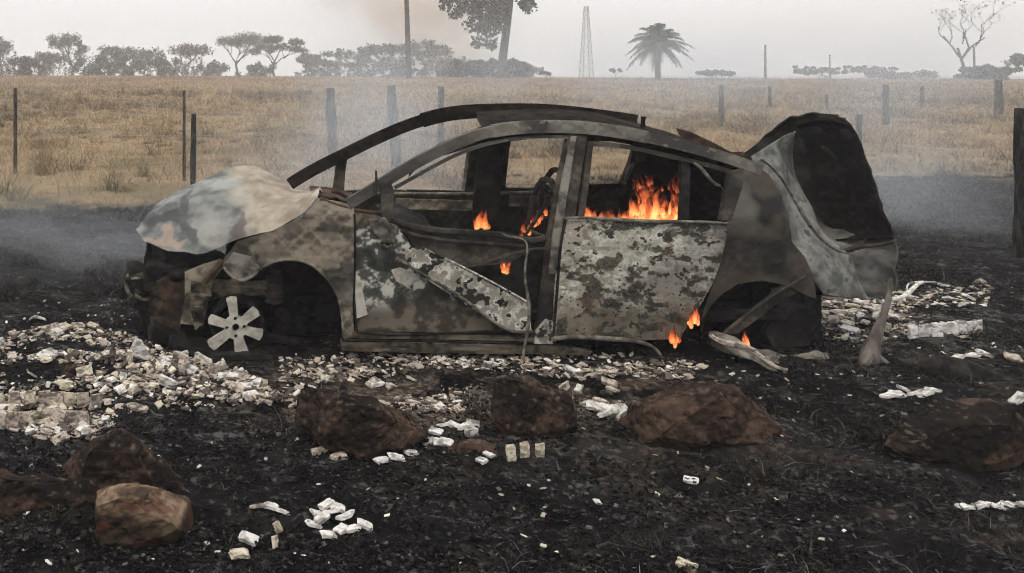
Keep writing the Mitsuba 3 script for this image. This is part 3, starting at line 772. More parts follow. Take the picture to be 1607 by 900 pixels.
part('far_window_sill', join([tube(at([560, 640, 735, 890], [303, 304, 304, 300], [7.80] * 4), .014, 7, 30), tube(at([736, 732, 726], [234, 262, 300], [7.76] * 3), .016, 7, 14, 0.6), tube(at([1000, 992, 978], [228, 258, 290], [7.76] * 3), .020, 7, 14, 0.6)]), 'ash_metal_mat', fw)
part('far_door_pillar', skin([(752, 222), (790, 218), (786, 300), (776, 352), (742, 352), (746, 300)], 7.7, 0.06, 6, (.010, 8), 44), 'black_mat', fw)
part('far_door_panel', join([skin([(622, 312), (700, 314), (780, 318), (780, 332), (700, 330), (620, 328)], 7.74, 0.03, 6, (.02, 6), 45), skin([(800, 308), (880, 308), (880, 322), (800, 324)], 7.74, 0.03, 6, (.02, 6), 46)]), 'fender_mat', fw)
# roof skin, sagging behind
roof = [[(766, 205, 6.40), (850, 194, 6.42), (940, 198, 6.44), (1040, 216, 6.44), (1120, 238, 6.42), (1172, 254, 6.40)],
        [(752, 193, 6.75), (850, 180, 6.75), (940, 187, 6.75), (1030, 211, 6.75), (1100, 232, 6.7), (1165, 250, 6.65)],
        [(748, 182, 7.08), (850, 171, 7.08), (930, 178, 7.08), (1010, 202, 7.08), (1080, 226, 7.05), (1150, 246, 7.0)],
        [(748, 177, 7.40), (850, 171, 7.40), (930, 178, 7.40), (1010, 198, 7.40), (1080, 222, 7.35), (1140, 244, 7.3)],
        [(752, 177, 7.64), (850, 174, 7.64), (925, 181, 7.64), (1004, 194, 7.64), (1070, 216, 7.6), (1130, 242, 7.5)]]
rf = part('roof', sheet(roof, 60, 30, 0.006, (.012, 4), 47), 'roof_mat')
part('aerial_stub', tube(at([1009, 1009, 1010], [200, 190, 183], [7.0] * 3), [.020, .014, .020], 7), 'black_mat', rf)
part('torn_edge', join([skin([(1062, 201), (1084, 207), (1120, 224), (1160, 246), (1150, 252), (1110, 240), (1066, 212)], 6.75, 0.006, 5, (.04, 8), 48), skin([(1128, 240), (1166, 238), (1172, 250), (1140, 252)], 6.6, .006, 5, (.04, 8), 49)]), 'rust_mat', rf)
# cowl, dashboard, floor, seats
part('cowl', join([sheet([[(500, 308, 6.4), (528, 312, 6.38), (556, 322, 6.36)], [(490, 300, 6.9), (520, 304, 6.9), (556, 314, 6.9)], [(486, 292, 7.6), (520, 296, 7.6), (552, 304, 7.6)]], 20, 20, .01, (.04, 6), 50), tube(npts([(502, 312), (530, 322), (560, 330), (598, 334)], 0.02), [.016, .012], 8, 20), tube(npts([(520, 300), (542, 308), (552, 320)], 0.05), .012, 8, 20)]), 'rust_mat')
part('dashboard', rough(mtm(hull(np.vstack([at([610, 640, 690], [352, 350, 372], 6.5), at([610, 640, 690], [420, 345, 420], 6.5), at([590, 620, 665], [322, 318, 340], 7.6), at([590, 665], [400, 400], 7.6)])).refine_to_length(.06)), .03, 6, 51), 'black_mat')
part('floor', box((2.35, 7.06, 0.27), (2.9, 1.5, 0.08), (0, 0, 0), .02), 'black_mat')
part('inner_wall', skin([(560, 345), (880, 372), (1136, 356), (1080, 520), (860, 545), (560, 520)], inset(0.16), 0.01, 10, (.03, 4), 52), 'black_mat')


def seat(px, Yc, name='seat_frame'):
    c = at(px, 470, Yc)
    x, y, z = c
    fr_ = []
    for s in (-.2, .2):
        fr_.append(tube([(x - .45, y + s, .48), (x, y + s, .46), (x + .10, y + s, .52), (x + .24, y + s, 1.0), (x + .27, y + s * .6, 1.10)], .022, 7, 24))
    fr_ += [tube([(x + .26, y - .12, 1.10), (x + .27, y, 1.12), (x + .26, y + .12, 1.10)], .022, 7, 8), tube([(x - .45, y - .2, .48), (x - .45, y + .2, .48)], .022, 7), tube([(x + .16, y - .2, .76), (x + .16, y + .2, .76)], .012, 7), tube([(x + .06, y - .2, .56), (x + .06, y + .2, .56)], .02, 7)]
    fr_ += [tube([(x - .4 + .06 * k, y - .2, .47), (x - .4 + .06 * k, y + .2, .47)], .005, 5) for k in range(8)]
    part(name, join(fr_), 'lining_mat')


seat(800, 6.72)
seat(820, 7.42)
part('rear_seat_frame', join([rough(box(at(1010, 430, 7.1), (.16, 1.2, .55), (0, .25, 0), .03).subdivide().subdivide().subdivide(), .03, 6, 53), rough(box(at(960, 480, 7.1), (.55, 1.2, .2), (0, 0, 0), .03).subdivide().subdivide().subdivide(), .03, 6, 54)]), 'black_mat')
part('belt_bracket', join([tube(npts([(852, 292), (860, 304), (850, 330), (836, 352), (822, 372)], .06), [.010, .016, .008], 7, 24), tube(npts([(856, 290), (866, 300), (858, 318)], .05), .010, 7, 12)]), 'black_mat')
part('cargo_wall', join([skin([(1000, 232), (1080, 232), (1150, 262), (1170, 400), (1150, 520), (1010, 520), (990, 330)], 7.55, .02, 10, (.03, 4), 55), sheet([[(1168, 262, 6.5), (1172, 340, 6.5), (1180, 420, 6.5), (1190, 520, 6.6)], [(1130, 250, 7.5), (1136, 330, 7.5), (1140, 420, 7.5), (1150, 500, 7.5)]], 20, 16, .01, (.03, 4), 56)]), 'black_mat')
part('rear_arch_liner', join([skin([(1080, 500), (1130, 436), (1200, 430), (1290, 450), (1288, 545), (1080, 560)], 6.75, .02, 10, (.04, 4), 57), sheet([[(1098, 530, 6.3), (1112, 486, 6.3), (1158, 446, 6.3), (1235, 448, 6.35), (1280, 470, 6.4)], [(1098, 530, 6.8), (1112, 480, 6.8), (1158, 440, 6.8), (1235, 444, 6.8), (1280, 466, 6.8)]], 30, 10, .004, (.02, 5), 58), rough(box(at(1160, 545, 6.9), (.7, .5, .16), (0, 0, 0), .03).subdivide().subdivide().subdivide(), .04, 7, 59)]), 'black_mat')
part('rear_strut', join([skin([(1136, 524), (1150, 512), (1190, 478), (1222, 452), (1254, 434), (1268, 438), (1258, 456), (1226, 472), (1190, 500), (1158, 524)], inset(.02), .02, 5, (.03, 8), 60), tube(npts([(1138, 522), (1190, 480), (1262, 434)], .0), .012, 7, 20)]), 'frame_mat')
part('rear_hub', disc_to_world(join([trimesh.creation.annulus(.15, .20, .14, sections=40), trimesh.creation.cylinder(.08, .12, sections=24), trimesh.creation.cylinder(.14, .03, sections=30)]), at(1180, 520, 6.62), 0), 'black_mat')
# tailgate, torn open and twisted outwards
gate = [[(1168, 240, 7.35), (1205, 211, 7.15), (1246, 185, 6.95), (1286, 177, 6.75), (1312, 180, 6.6), (1328, 184, 6.5)],
        [(1180, 262, 7.3), (1215, 240, 7.15), (1256, 222, 7.0), (1296, 216, 6.78), (1326, 216, 6.6), (1343, 222, 6.48)],
        [(1196, 300, 7.2), (1232, 290, 7.1), (1275, 284, 7.0), (1315, 280, 6.8), (1347, 280, 6.6), (1366, 282, 6.46)],
        [(1212, 345, 7.1), (1250, 345, 7.05), (1294, 344, 7.0), (1334, 342, 6.8), (1368, 340, 6.6), (1389, 340, 6.45)],
        [(1222, 384, 7.0), (1262, 384, 6.9), (1302, 382, 6.8), (1345, 380, 6.68), (1382, 378, 6.55), (1404, 376, 6.45)],
        [(1236, 402, 6.95), (1270, 404, 6.85), (1308, 404, 6.76), (1350, 404, 6.66), (1384, 404, 6.55), (1407, 405, 6.46)],
        [(1256, 432, 6.95), (1284, 440, 6.86), (1320, 442, 6.78), (1356, 442, 6.68), (1386, 440, 6.58), (1403, 436, 6.5)],
        [(1290, 466, 6.95), (1304, 468, 6.88), (1334, 470, 6.8), (1362, 470, 6.7), (1384, 465, 6.6), (1396, 457, 6.55)]]
tg = part('tailgate', sheet(gate, 50, 60, 0.012, (.030, 4.5), 61, (0.6, 0.8, 0), crag=.03), 'tailgate_mat', smooth=22, label='twisted tailgate hanging open, soot black above and pale below')
part('inner_panel', sheet([[(c[0] + (6 if k == 1 else 0), c[1] + 4, c[2] - .035) for c in row[2:6]] for k, row in enumerate([[(0, 0, 0), (0, 0, 0), (1250, 196, 6.97), (1286, 186, 6.76), (1312, 186, 6.6), (1327, 190, 6.5)]] + [gate[1], gate[2], gate[3]] + [[(0, 0, 0), (0, 0, 0), (1312, 372, 6.82), (1345, 370, 6.68), (1378, 368, 6.55), (1396, 366, 6.46)]])], 30, 40, .012, (.012, 4), 62, (0.6, 0.8, 0)), 'black_mat', tg)
part('crease_flange', join([tube(at([1244, 1290, 1318, 1340, 1380, 1404], [376, 384, 396, 390, 384, 378], [6.85, 6.75, 6.70, 6.62, 6.5, 6.42]), [.012, .018, .010], 8, 40), tube(at([1310, 1330, 1360], [394, 392, 376], [6.68, 6.64, 6.56]), .014, 8, 16)]), 'frame_mat', tg)
part('pillar_flap', sheet([[(1178, 246, 6.50), (1204, 230, 6.60), (1229, 216, 6.74), (1249, 206, 6.88)], [(1204, 280, 6.46), (1220, 282, 6.54), (1238, 284, 6.68), (1251, 284, 6.86)], [(1228, 318, 6.42), (1240, 322, 6.5), (1262, 330, 6.62), (1276, 332, 6.8)], [(1238, 362, 6.40), (1258, 364, 6.46), (1284, 368, 6.56), (1300, 372, 6.74)], [(1246, 394, 6.38), (1278, 398, 6.42), (1308, 396, 6.52), (1326, 396, 6.66)], [(1262, 420, 6.38), (1300, 432, 6.40), (1336, 440, 6.5), (1350, 440, 6.6)], [(1292, 462, 6.40), (1320, 466, 6.42), (1350, 468, 6.5), (1366, 466, 6.58)]], 30, 50, .006, (.03, 5), 63, (0.6, 0.8, 0)), 'flap_mat', tg, label='pale torn flap of sheet metal beside the rear corner')
part('flap_edge', tube(at([1194, 1216, 1238, 1262, 1290, 1316, 1340], [250, 268, 298, 340, 376, 394, 398], [6.5, 6.48, 6.46, 6.44, 6.46, 6.5, 6.54]), [.006, .012, .006], 7, 40), 'beam_mat', tg)
part('gas_strut', tube(at([1180, 1190, 1200], [262, 276, 290], [6.36, 6.36, 6.36]), .012, 7), 'ash_metal_mat', tg)

# ------------------------------------------------------------------ fires
def fire(label, tongues, Y, group=None, spread=0.10, seed=0, gain=1.0):
    """tongues: (px, py of the root, height in px, width in px, heat 0..1); every tongue a tapering curl that cools towards its tip."""
    r = np.random.default_rng(900 + seed)
    ms, cs = [], []
    for px, py, h, w, heat in tongues:
        y = Y + r.uniform(-spread, spread)
        py = py + r.uniform(-4, 3)
        m = 9
        t = np.linspace(0, 1, m)
        sway = r.uniform(-0.35, 0.35) * h * t ** 2 + 0.10 * h * np.sin(t * r.uniform(3, 7) + r.uniform(0, 6)) * t
        p = at(px + sway, py - h * t, np.full(m, y))
        rad = (w / 2) * Y / F * np.array([0.55, .9, 1.0, .9, .78, .62, .45, .25, .03])
        tb = tube(p, rad, 7, flat=0.75)
        tt = np.r_[np.repeat(t, 7), 0, 1]
        hot, mid, cool = np.array([1.9, 0.78, 0.26]), np.array([0.95, 0.19, 0.05]), np.array([0.06, 0.010, 0.007])
        k = np.clip(heat * 1.15 - 0.95 * tt, 0, 1)
        c = np.where((k > .5)[:, None], mid + (hot - mid) * ((k - .5) * 2)[:, None], cool + (mid - cool) * (k * 2)[:, None])
        ms.append(tb)
        cs.append(c)
    k = thing('fire', label, 'fire', group)
    scene[k] = mikit.ply(join(ms), {'type': 'mask', 'opacity': 0.5, 'bsdf': {'type': 'diffuse', 'reflectance': {'type': 'rgb', 'value': [0.01, 0.005, 0.005]}}}, False, color=np.vstack(cs) * 0.125 * gain,
                         emitter={'type': 'area', 'radiance': {'type': 'mesh_attribute', 'name': 'vertex_color'}})


fr_ = np.random.default_rng(77)
tg_ = []
for k in range(260):
    x = fr_.uniform(988, 1073)
    top = np.interp(x, [985, 1000, 1014, 1030, 1045, 1060, 1075], [24, 42, 66, 46, 26, 50, 32])
    tg_.append((x, 347 - fr_.uniform(0, 8), top * fr_.uniform(0.20, 0.92), fr_.uniform(4, 11), fr_.uniform(0.40, 1.0)))
for k in range(46):
    x = fr_.choice([fr_.normal(1014, 7), fr_.normal(1060, 6), fr_.uniform(994, 1070)])
    tg_.append((x, fr_.uniform(292, 330), fr_.uniform(8, 24), fr_.uniform(3, 7), fr_.uniform(0.10, 0.45)))
lo_ = []
for k in range(16):
    lo_.append((fr_.uniform(936, 992), 347, fr_.uniform(8, 20), fr_.uniform(5, 10), fr_.uniform(0.35, 0.8)))
for k in range(12):
    lo_.append((fr_.uniform(914, 934), 346, fr_.uniform(12, 26), fr_.uniform(6, 9), fr_.uniform(0.6, 0.95)))
fire('large orange fire burning on the rear seat behind the rear door window', tg_, 6.62, None, 0.14, 1, 1.1)
fire('low pinkish flames along the left of the rear door window sill', lo_, 6.56, None, 0.06, 8)
fire('small orange flame on the sill in the middle of the front window', [(fr_.uniform(744, 768), 363 - abs(fr_.normal(0, 5)), fr_.uniform(8, 26), fr_.uniform(6, 10), fr_.uniform(.6, 1.05)) for k in range(14)], 6.42, None, 0.05, 2)
fire('pinkish flame licking up the bracket beside the middle pillar', [(820 + 38 * u + fr_.uniform(-5, 5), 376 - 40 * u + fr_.uniform(-4, 4), fr_.uniform(10, 22), fr_.uniform(4, 8), fr_.uniform(.35, .8)) for u in np.linspace(0, 1, 16)], 6.36, None, 0.04, 3)
fire('tiny flame inside the hole burnt in the front door', [(fr_.uniform(788, 798), 430 - fr_.uniform(0, 10), fr_.uniform(8, 24), fr_.uniform(4, 8), fr_.uniform(.4, .95)) for k in range(9)], 6.34, None, 0.03, 4)
fire('small flame at the lower rear edge of the rear door, lower of the two', [(fr_.uniform(1053, 1067), 545 - abs(fr_.normal(0, 5)), fr_.uniform(12, 30), fr_.uniform(5, 8), fr_.uniform(.4, .95)) for k in range(12)], 6.17, None, 0.03, 5)
fire('small flame at the lower rear edge of the rear door, upper of the two', [(fr_.uniform(1081, 1096), 514 - abs(fr_.normal(0, 5)), fr_.uniform(10, 28), fr_.uniform(5, 8), fr_.uniform(.4, .95)) for k in range(12)], 6.18, None, 0.03, 6)
fire('small flame on the torn strip under the rear wheel arch', [(fr_.uniform(1167, 1176), 548 - abs(fr_.normal(0, 5)), fr_.uniform(8, 24), fr_.uniform(4, 7), fr_.uniform(.45, .9)) for k in range(7)], 6.16, None, 0.03, 7)


# ------------------------------------------------------------------ boulders
def boulder(label, sil, base, deep, m, seed, amp=0.03, name='boulder'):
    sil = np.asarray(sil, float)
    Y = EYE * F / (base - CY)
    c = sil.mean(0) + [0, 8]
    r = np.random.default_rng(seed)
    pts = [at(*(sil.T), Y + deep * 0.35)]
    for d, s in ((0.0, 0.80), (deep * .15, 0.93), (deep * .75, .85), (deep, .6)):
        q = c + (sil - c) * s * r.uniform(0.93, 1.05, (len(sil), 1))
        pts.append(at(q[:, 0], q[:, 1], Y + d))
    pts = np.vstack(pts)
    low = pts[:, 2] < np.quantile(pts[:, 2], .2)
    pts[low, 2] -= 0.06
    sol = hull(pts)
    mid = pts.mean(0)
    for _ in range(9):
        nn = r.normal(size=3)
        nn[1] = -abs(nn[1]) * .8
        nn[2] = abs(nn[2]) * .8
        nn /= np.linalg.norm(nn)
        reach = ((pts - mid) @ nn).max()
        sol = sol.trim_by_plane((-nn).tolist(), float(-(mid @ nn + reach * r.uniform(.70, .90))))
    g = mtm(sol.refine_to_length(0.014))
    g = rough(g, amp * .55, 3.6, seed)
    g = craggy(tm(g.vertices, g.faces), amp * 1.1, 9, seed)
    g = rough(tm(g.vertices, g.faces), amp * 0.34, 30, seed + 1)
    k = thing(name, label, 'boulder' if name == 'boulder' else 'stone')
    obj(k, None, None)
    scene[k] = mikit.ply(g, m, 16)


boulder('brown boulder sloping down to the right in front of the front door', [(463, 618), (480, 608), (520, 612), (560, 632), (620, 640), (668, 668), (674, 690), (600, 712), (585, 728), (550, 728), (500, 690), (466, 660)], 722, .42, 'rock_mat', 1)
boulder('dark brown flat-topped boulder below the middle pillar of the car', [(770, 600), (785, 590), (820, 590), (860, 605), (915, 622), (928, 655), (900, 680), (860, 692), (800, 688), (772, 660)], 688, .40, 'rock_mat', 2)
boulder('wide dome-shaped brown boulder in front of the rear door', [(945, 692), (962, 656), (1005, 622), (1060, 600), (1118, 598), (1176, 612), (1226, 640), (1272, 680), (1278, 704), (1100, 708)], 702, .50, 'rock_mat', 3)
boulder('sooty boulder at the right edge below the charred log', [(1385, 700), (1420, 655), (1480, 634), (1530, 624), (1590, 640), (1625, 680), (1612, 722), (1540, 748), (1450, 722), (1400, 708)], 742, .5, 'rock_mat', 4)
boulder('small boulder with a pale tan top at the lower left', [(132, 790), (165, 764), (210, 758), (260, 768), (300, 785), (315, 815), (300, 835), (220, 868), (150, 866), (135, 830)], 862, .34, 'pale_rock_mat', 5, .02)
boulder('low flat brown boulder cut by the left edge', [(-40, 742), (60, 752), (140, 755), (180, 770), (160, 800), (80, 815), (-40, 815)], 812, .4, 'rock_mat', 6)
boulder('dark brown boulder rising behind the pale-topped one', [(80, 722), (150, 684), (190, 668), (220, 690), (232, 730), (290, 750), (310, 790), (180, 796), (100, 776)], 790, .45, 'rock_mat', 7)
boulder('small dark stone ringed by white burnt packets', [(700, 702), (740, 686), (782, 696), (792, 716), (745, 724), (706, 720)], 722, .2, 'rock_mat', 8, .015, 'stone')
boulder('black stone lying in the pale heap at the left', [(84, 588), (105, 574), (135, 574), (152, 588), (150, 602), (92, 604)], 602, .25, 'rock_mat', 9, .015, 'stone')


# ------------------------------------------------------------------ burnt packets
def ground_hit(px, py):
    px, py = np.asarray(px, float), np.asarray(py, float)
    Y = EYE * F / (py - CY)
    for _ in range(4):
        z = ground_z((px - CX) * Y / F, Y)
        Y = (EYE - z) * F / (py - CY)
    X = (px - CX) * Y / F
    return np.stack([X, Y, ground_z(X, Y)], -1)


def packet_mesh(seed, size=(0.086, 0.056, 0.021)):
    g = trimesh.creation.box((1, 1, 1))
    for _ in range(3):
        g = g.subdivide()
    v = np.array(g.vertices)
    v[:, 2] *= 1 + 0.35 * (meshkit.noise(v * [3, 3, 0] + seed, seed) - 0.5) - 0.25 * (np.abs(v[:, 0]) > .49)
    v = v * np.array(size)
    v[:, 2] += 0.25 * size[2] * np.sin(v[:, 0] / size[0] * 3 + seed) + 0.006 * (meshkit.noise(v * 40 + seed, seed) - 0.5)
    v[:, 0] += 0.010 * (meshkit.noise(v * 55 + 5 + seed, seed + 1) - 0.5)
    v[:, 1] += 0.010 * (meshkit.noise(v * 55 + 9 + seed, seed + 2) - 0.5)
    # ruffled ends: the lid and the layers gape
    lay = np.round(v[:, 2] / size[2] * 2)
    v[:, 0] += 0.005 * np.sin(lay * 2.1 + seed) * (np.abs(v[:, 0]) > size[0] * .4)
    return tm(v, g.faces)


PM = ['packet_white', 'packet_cream', 'packet_pink', 'packet_dark']
protos = [[mikit.ply(packet_mesh(s), m, 24) for s in range(7)] for m in PM]
raw = [packet_mesh(s) for s in range(7)]


def packet(p, label, group, m, rot, scale=1.0, name='burnt_packet', variant=0):
    k = thing(name, label, 'burnt packet', group)
    M = trimesh.transformations.euler_matrix(*rot)
    M[:3, :3] *= scale
    M[:3, 3] = p
    scene[k] = {**protos[m][variant % 7], 'to_world': T(M.tolist())}
    return k


pr = np.random.default_rng(5)
ORD = ['first', 'second', 'third', 'fourth', 'fifth', 'sixth', 'seventh', 'eighth', 'ninth', 'tenth', 'eleventh', 'twelfth']


def in_poly(poly, n):
    poly = Polygon(poly)
    x0, y0, x1, y1 = poly.bounds
    x, y = pr.uniform(x0, x1, n * 12), pr.uniform(y0, y1, n * 12)
    k = contains_xy(poly, x, y)
    return np.stack([x[k][:n], y[k][:n]], 1)


TONES = ['white', 'cream', 'tan grey', 'sooty']


def heap(poly, n, label, group, tones, pile=0.05, smin=0.8, smax=1.25, clump=0.0):
    q = in_poly(poly, n * 3)
    p = ground_hit(q[:, 0], q[:, 1])
    d = meshkit.fbm(p * np.array([1.3, 4.2, 1]), 3, 61)
    order = np.argsort(-(d + pr.random(len(d)) * (0.5 if clump else 2.0)))[:n]
    for k in order:
        m = pr.choice(4, p=tones)
        up = pr.random() < 0.10
        rot = (pr.normal(0, .2) + (np.pi / 2 if up else 0), pr.normal(0, .2), pr.uniform(0, np.pi))
        s = pr.uniform(smin, smax)
        third = np.searchsorted(np.quantile(q[:, 0], [.33, .67]), q[k, 0])
        lab = label.format(tone=TONES[m], pose='standing' if up else 'lying', side=['left end', 'middle', 'right end'][third], row='back' if q[k, 1] < np.median(q[:, 1]) else 'front')
        packet(p[k] + [0, 0, pr.uniform(0.006, pile) + (0.018 if up else 0)], lab, group, m, rot, s, variant=pr.integers(7))


LEFT = [(-20, 545), (50, 515), (140, 512), (215, 530), (250, 548), (330, 570), (400, 590), (445, 625), (420, 640), (360, 636), (270, 650), (240, 640), (200, 655), (150, 690), (60, 690), (-20, 660)]
heap(LEFT, 128, '{tone} packet {pose} at {row} {side} of heap left of the front wheel', 'packets in the left heap', [.26, .26, .32, .16], .025, .65, 1.15, .3)
for x0, x1, y0, n in ((0, 130, 668, 8), (70, 150, 640, 5), (0, 70, 640, 4)):
    for ku, u in enumerate(np.linspace(0, 1, n)):
        p = ground_hit(x0 + (x1 - x0) * u, y0 + pr.uniform(-3, 3))
        packet(p + [0, 0, .03], f'{ORD[ku]} packet from the left, standing in the {["front", "right rear", "left rear"][[0, 70, 5].index(x0 if x0 != 0 else (0 if n == 8 else 5))]} row at the left heap', 'standing packets in the left heap', 2 if pr.random() < .7 else 1, (np.pi / 2 + pr.normal(0, .12), np.pi / 2 + pr.normal(0, .15), pr.normal(0, .25)), 1.15, variant=pr.integers(7))
heap([(540, 566), (760, 560), (1010, 562), (1080, 590), (980, 600), (940, 640), (770, 590), (700, 640), (600, 640), (560, 612), (440, 585), (450, 570)], 46, '{tone} packet {pose} at {row} {side} of the strip below the sill', 'packets below the sill', [.10, .18, .40, .32], .02, .6, 1.0)
heap([(928, 640), (975, 640), (972, 662), (935, 660)], 9, 'whitish packet between the two middle boulders', 'packets between the two middle boulders', [.6, .3, .1, 0], .04, .9, 1.2)
heap([(1280, 475), (1340, 470), (1420, 490), (1440, 510), (1420, 530), (1330, 535), (1300, 520), (1275, 505)], 34, '{tone} packet {pose} at {row} {side} of the heap under the tailgate', 'packets in the heap under the tailgate', [.50, .22, .18, .10], .04, .8, 1.15)
for ku, u in enumerate(np.linspace(0, 1, 9)):
    packet(ground_hit(1432 + 102 * u, 530 - 9 * u) + [0, 0, .035], f'{ORD[ku]} white packet from the left in the long row right of the grey stump', 'row of packets right of the stump', 0, (np.pi / 2 + pr.normal(0, .1), np.pi / 2, pr.normal(.1, .2)), 1.15, variant=pr.integers(7))
for ku, u in enumerate(np.linspace(0, 1, 9)):
    packet(ground_hit(1512 + 100 * u, 800 - 3 * u) + [0, 0, .012], f'{ORD[ku]} white packet from the left in the low row near the lower right edge', 'row of packets at the lower right', 0, (pr.normal(0, .15), pr.normal(0, .1), pr.normal(.2, .3)), 0.62, variant=pr.integers(7))
for ku, (x, y, t) in enumerate(((1394, 626, 0), (1408, 624, .2), (1420, 617, .3), (1436, 622, -.3), (1452, 624, -.2), (1464, 617, .3))):
    packet(ground_hit(x, y) + [0, 0, .02], f'{ORD[ku]} white packet from the left in the short jagged row below the charred log', 'short row of packets below the log', 0, (pr.normal(0, .3), t, pr.normal(.1, .3)), .85, variant=pr.integers(7))
for x, y in ((1455, 470), (1490, 473), (1505, 462), (1520, 470), (1540, 446), (1480, 450), (1440, 448), (1512, 482), (1528, 562), (1500, 566), (1590, 566), (1598, 630), (1545, 560), (1390, 447)):
    packet(ground_hit(x, y) + [0, 0, .02], f'single whitish packet on black ground right of the car, {"beyond the packet row" if y < 500 else "beside the charred log"}', 'single packets right of the car', 0 if pr.random() < .7 else 2, (pr.normal(0, .3), pr.normal(0, .3), pr.uniform(-.6, .6)), 1.0, variant=pr.integers(7))
# foreground ones that can be told apart
for k, (x, y) in enumerate(((802, 722), (823, 719), (847, 718))):
    packet(ground_hit(x, y) + [0, 0, .034], f'{["left", "middle", "right"][k]} one of three cream packets standing in a row right of the small stone', 'three cream packets standing in a row', 1, (np.pi / 2 - .2, .0 + np.pi / 2, pr.normal(0.05, .06) + np.pi / 2 * 0), .78, variant=k)
RING = ((684, 684), (696, 674), (712, 672), (726, 676), (742, 672), (740, 686), (672, 700), (688, 702), (700, 702))
for x, y in RING:
    ku = sum(q_[0] < x for q_ in RING)
    packet(ground_hit(x, y) + [0, 0, .024], f'white packet by the small dark stone, {ORD[ku]} of nine from the left', 'packets round the small stone', 0, (np.pi / 2 * pr.integers(2) + pr.normal(0, .25), pr.normal(0, .2), pr.normal(0, .4)), .72, variant=pr.integers(7))
for k, (x, y, a) in enumerate(((756, 732, .9), (768, 720, .8))):
    packet(ground_hit(x, y) + [0, 0, .02], f'pale packet lying slantwise left of the cream row, {["front", "back"][k]} one', 'slanting packets left of the cream row', 0, (.2, .1, a), .75, variant=k + 2)
for k, (x, y) in enumerate(((500, 712), (532, 722), (600, 727), (622, 722), (645, 714))):
    packet(ground_hit(x, y) + [0, 0, .014], f'{ORD[k]} flat packet from the left at the foot of the sloping boulder', 'packets at the foot of the sloping boulder', 0 if k > 1 else 2, (pr.normal(0, .15), pr.normal(0, .15), pr.normal(0.2, .2)), .85, variant=k)
for x, y, z in ((498, 812, 0), (512, 806, .02), (530, 810, .02), (545, 812, 0), (505, 826, .01), (522, 822, .035), (540, 824, .02), (515, 846, 0), (535, 840, .01), (552, 836, .0), (492, 830, 0), (572, 830, 0)):
    ku = sum(x_ < x for x_ in (498, 512, 530, 545, 505, 522, 540, 515, 535, 552, 492, 572))
    packet(ground_hit(x, y) + [0, 0, .016 + z], f'white packet in the small foreground pile, {ORD[ku]} from its left', 'small white pile in the foreground', 0, (pr.normal(0, .3), pr.normal(0, .3), pr.normal(.3, .5)), .68, variant=pr.integers(7))
packet(ground_hit(376, 878) + [0, 0, .02], 'square cream packet lying flat lowest in the foreground', None, 1, (.12, .1, .2), .80, variant=1)
packet(ground_hit(390, 854) + [0, 0, .025], 'pale packet leaning behind the square cream one', None, 0, (.35, .15, -.4), .80, variant=2)
packet(ground_hit(432, 858) + [0, 0, .03], 'cream packet on its edge beside the leaning pale one, front', None, 1, (1.3, .3, 1.1), .75, variant=3)
packet(ground_hit(436, 842) + [0, 0, .03], 'cream packet on its edge beside the leaning pale one, back', None, 1, (1.2, .5, 1.7), .75, variant=4)
for k, (x, y) in enumerate(((404, 800), (424, 804), (444, 808))):
    packet(ground_hit(x, y) + [0, 0, .012], f'{ORD[k]} thin grey packet in the short row left of the white pile', 'thin grey packets left of the white pile', 0 if k else 2, (pr.normal(0, .2), pr.normal(0, .2), -.3), .66, variant=k)
packet(ground_hit(1078, 893) + [0, 0, .015], 'pale packet cut by the bottom edge of the view', None, 1, (.2, .2, -.6), .75, variant=5)
packet(ground_hit(1084, 756) + [0, 0, .01], 'thin white packet alone on the black ground below the dome-shaped boulder', None, 0, (.2, .1, -.5), .68, variant=6)
packet(ground_hit(938, 792) + [0, 0, .012], 'tiny white packet alone in the middle of the black foreground', None, 0, (.5, .5, .6), .45, variant=0)


def ash_bits(polys, name, label, smin, smax, tones, seed, shades=None):
    r = np.random.default_rng(seed)
    ms, col = [], []
    shades = shades if shades is not None else np.array([[0.68, 0.66, 0.62], [0.58, 0.52, 0.41], [0.44, 0.38, 0.33], [0.12, 0.10, 0.09]])
    bit = trimesh.creation.box((1, 1, 1)).subdivide()
    bv, bf = np.array(bit.vertices), np.array(bit.faces)
    V, C, Fa = [], [], []
    at_ = 0
    for poly, n in polys:
        q = in_poly(poly, n)
        p = ground_hit(q[:, 0], q[:, 1])
        d = meshkit.fbm(p * np.array([1.3, 4.2, 1]), 3, 61)
        for c in p[d + r.random(len(d)) * .22 > (.50 if poly is LEFT else .545 if smax > .03 else .49)]:
            s = smin * (smax / smin) ** r.random() * np.array([1, r.uniform(.3, .9), r.uniform(.08, .32)])
            R = trimesh.transformations.euler_matrix(r.normal(0, .3), r.normal(0, .3), r.uniform(0, 6))[:3, :3]
            v = (bv * (1 + r.uniform(-.25, .25, bv.shape))) * s
            V.append(v @ R.T + c + [0, 0, r.uniform(0, .02)])
            C.append(np.tile(shades[r.choice(4, p=tones)] * r.uniform(.75, 1.2), (len(bv), 1)))
            Fa.append(bf + at_)
            at_ += len(bv)
    scene[name] = mikit.ply(tm(np.vstack(V), np.vstack(Fa)), 'leaf_mat', False, color=np.vstack(C))
    labels[name] = {'label': label, 'category': 'ash', 'kind': 'stuff'}


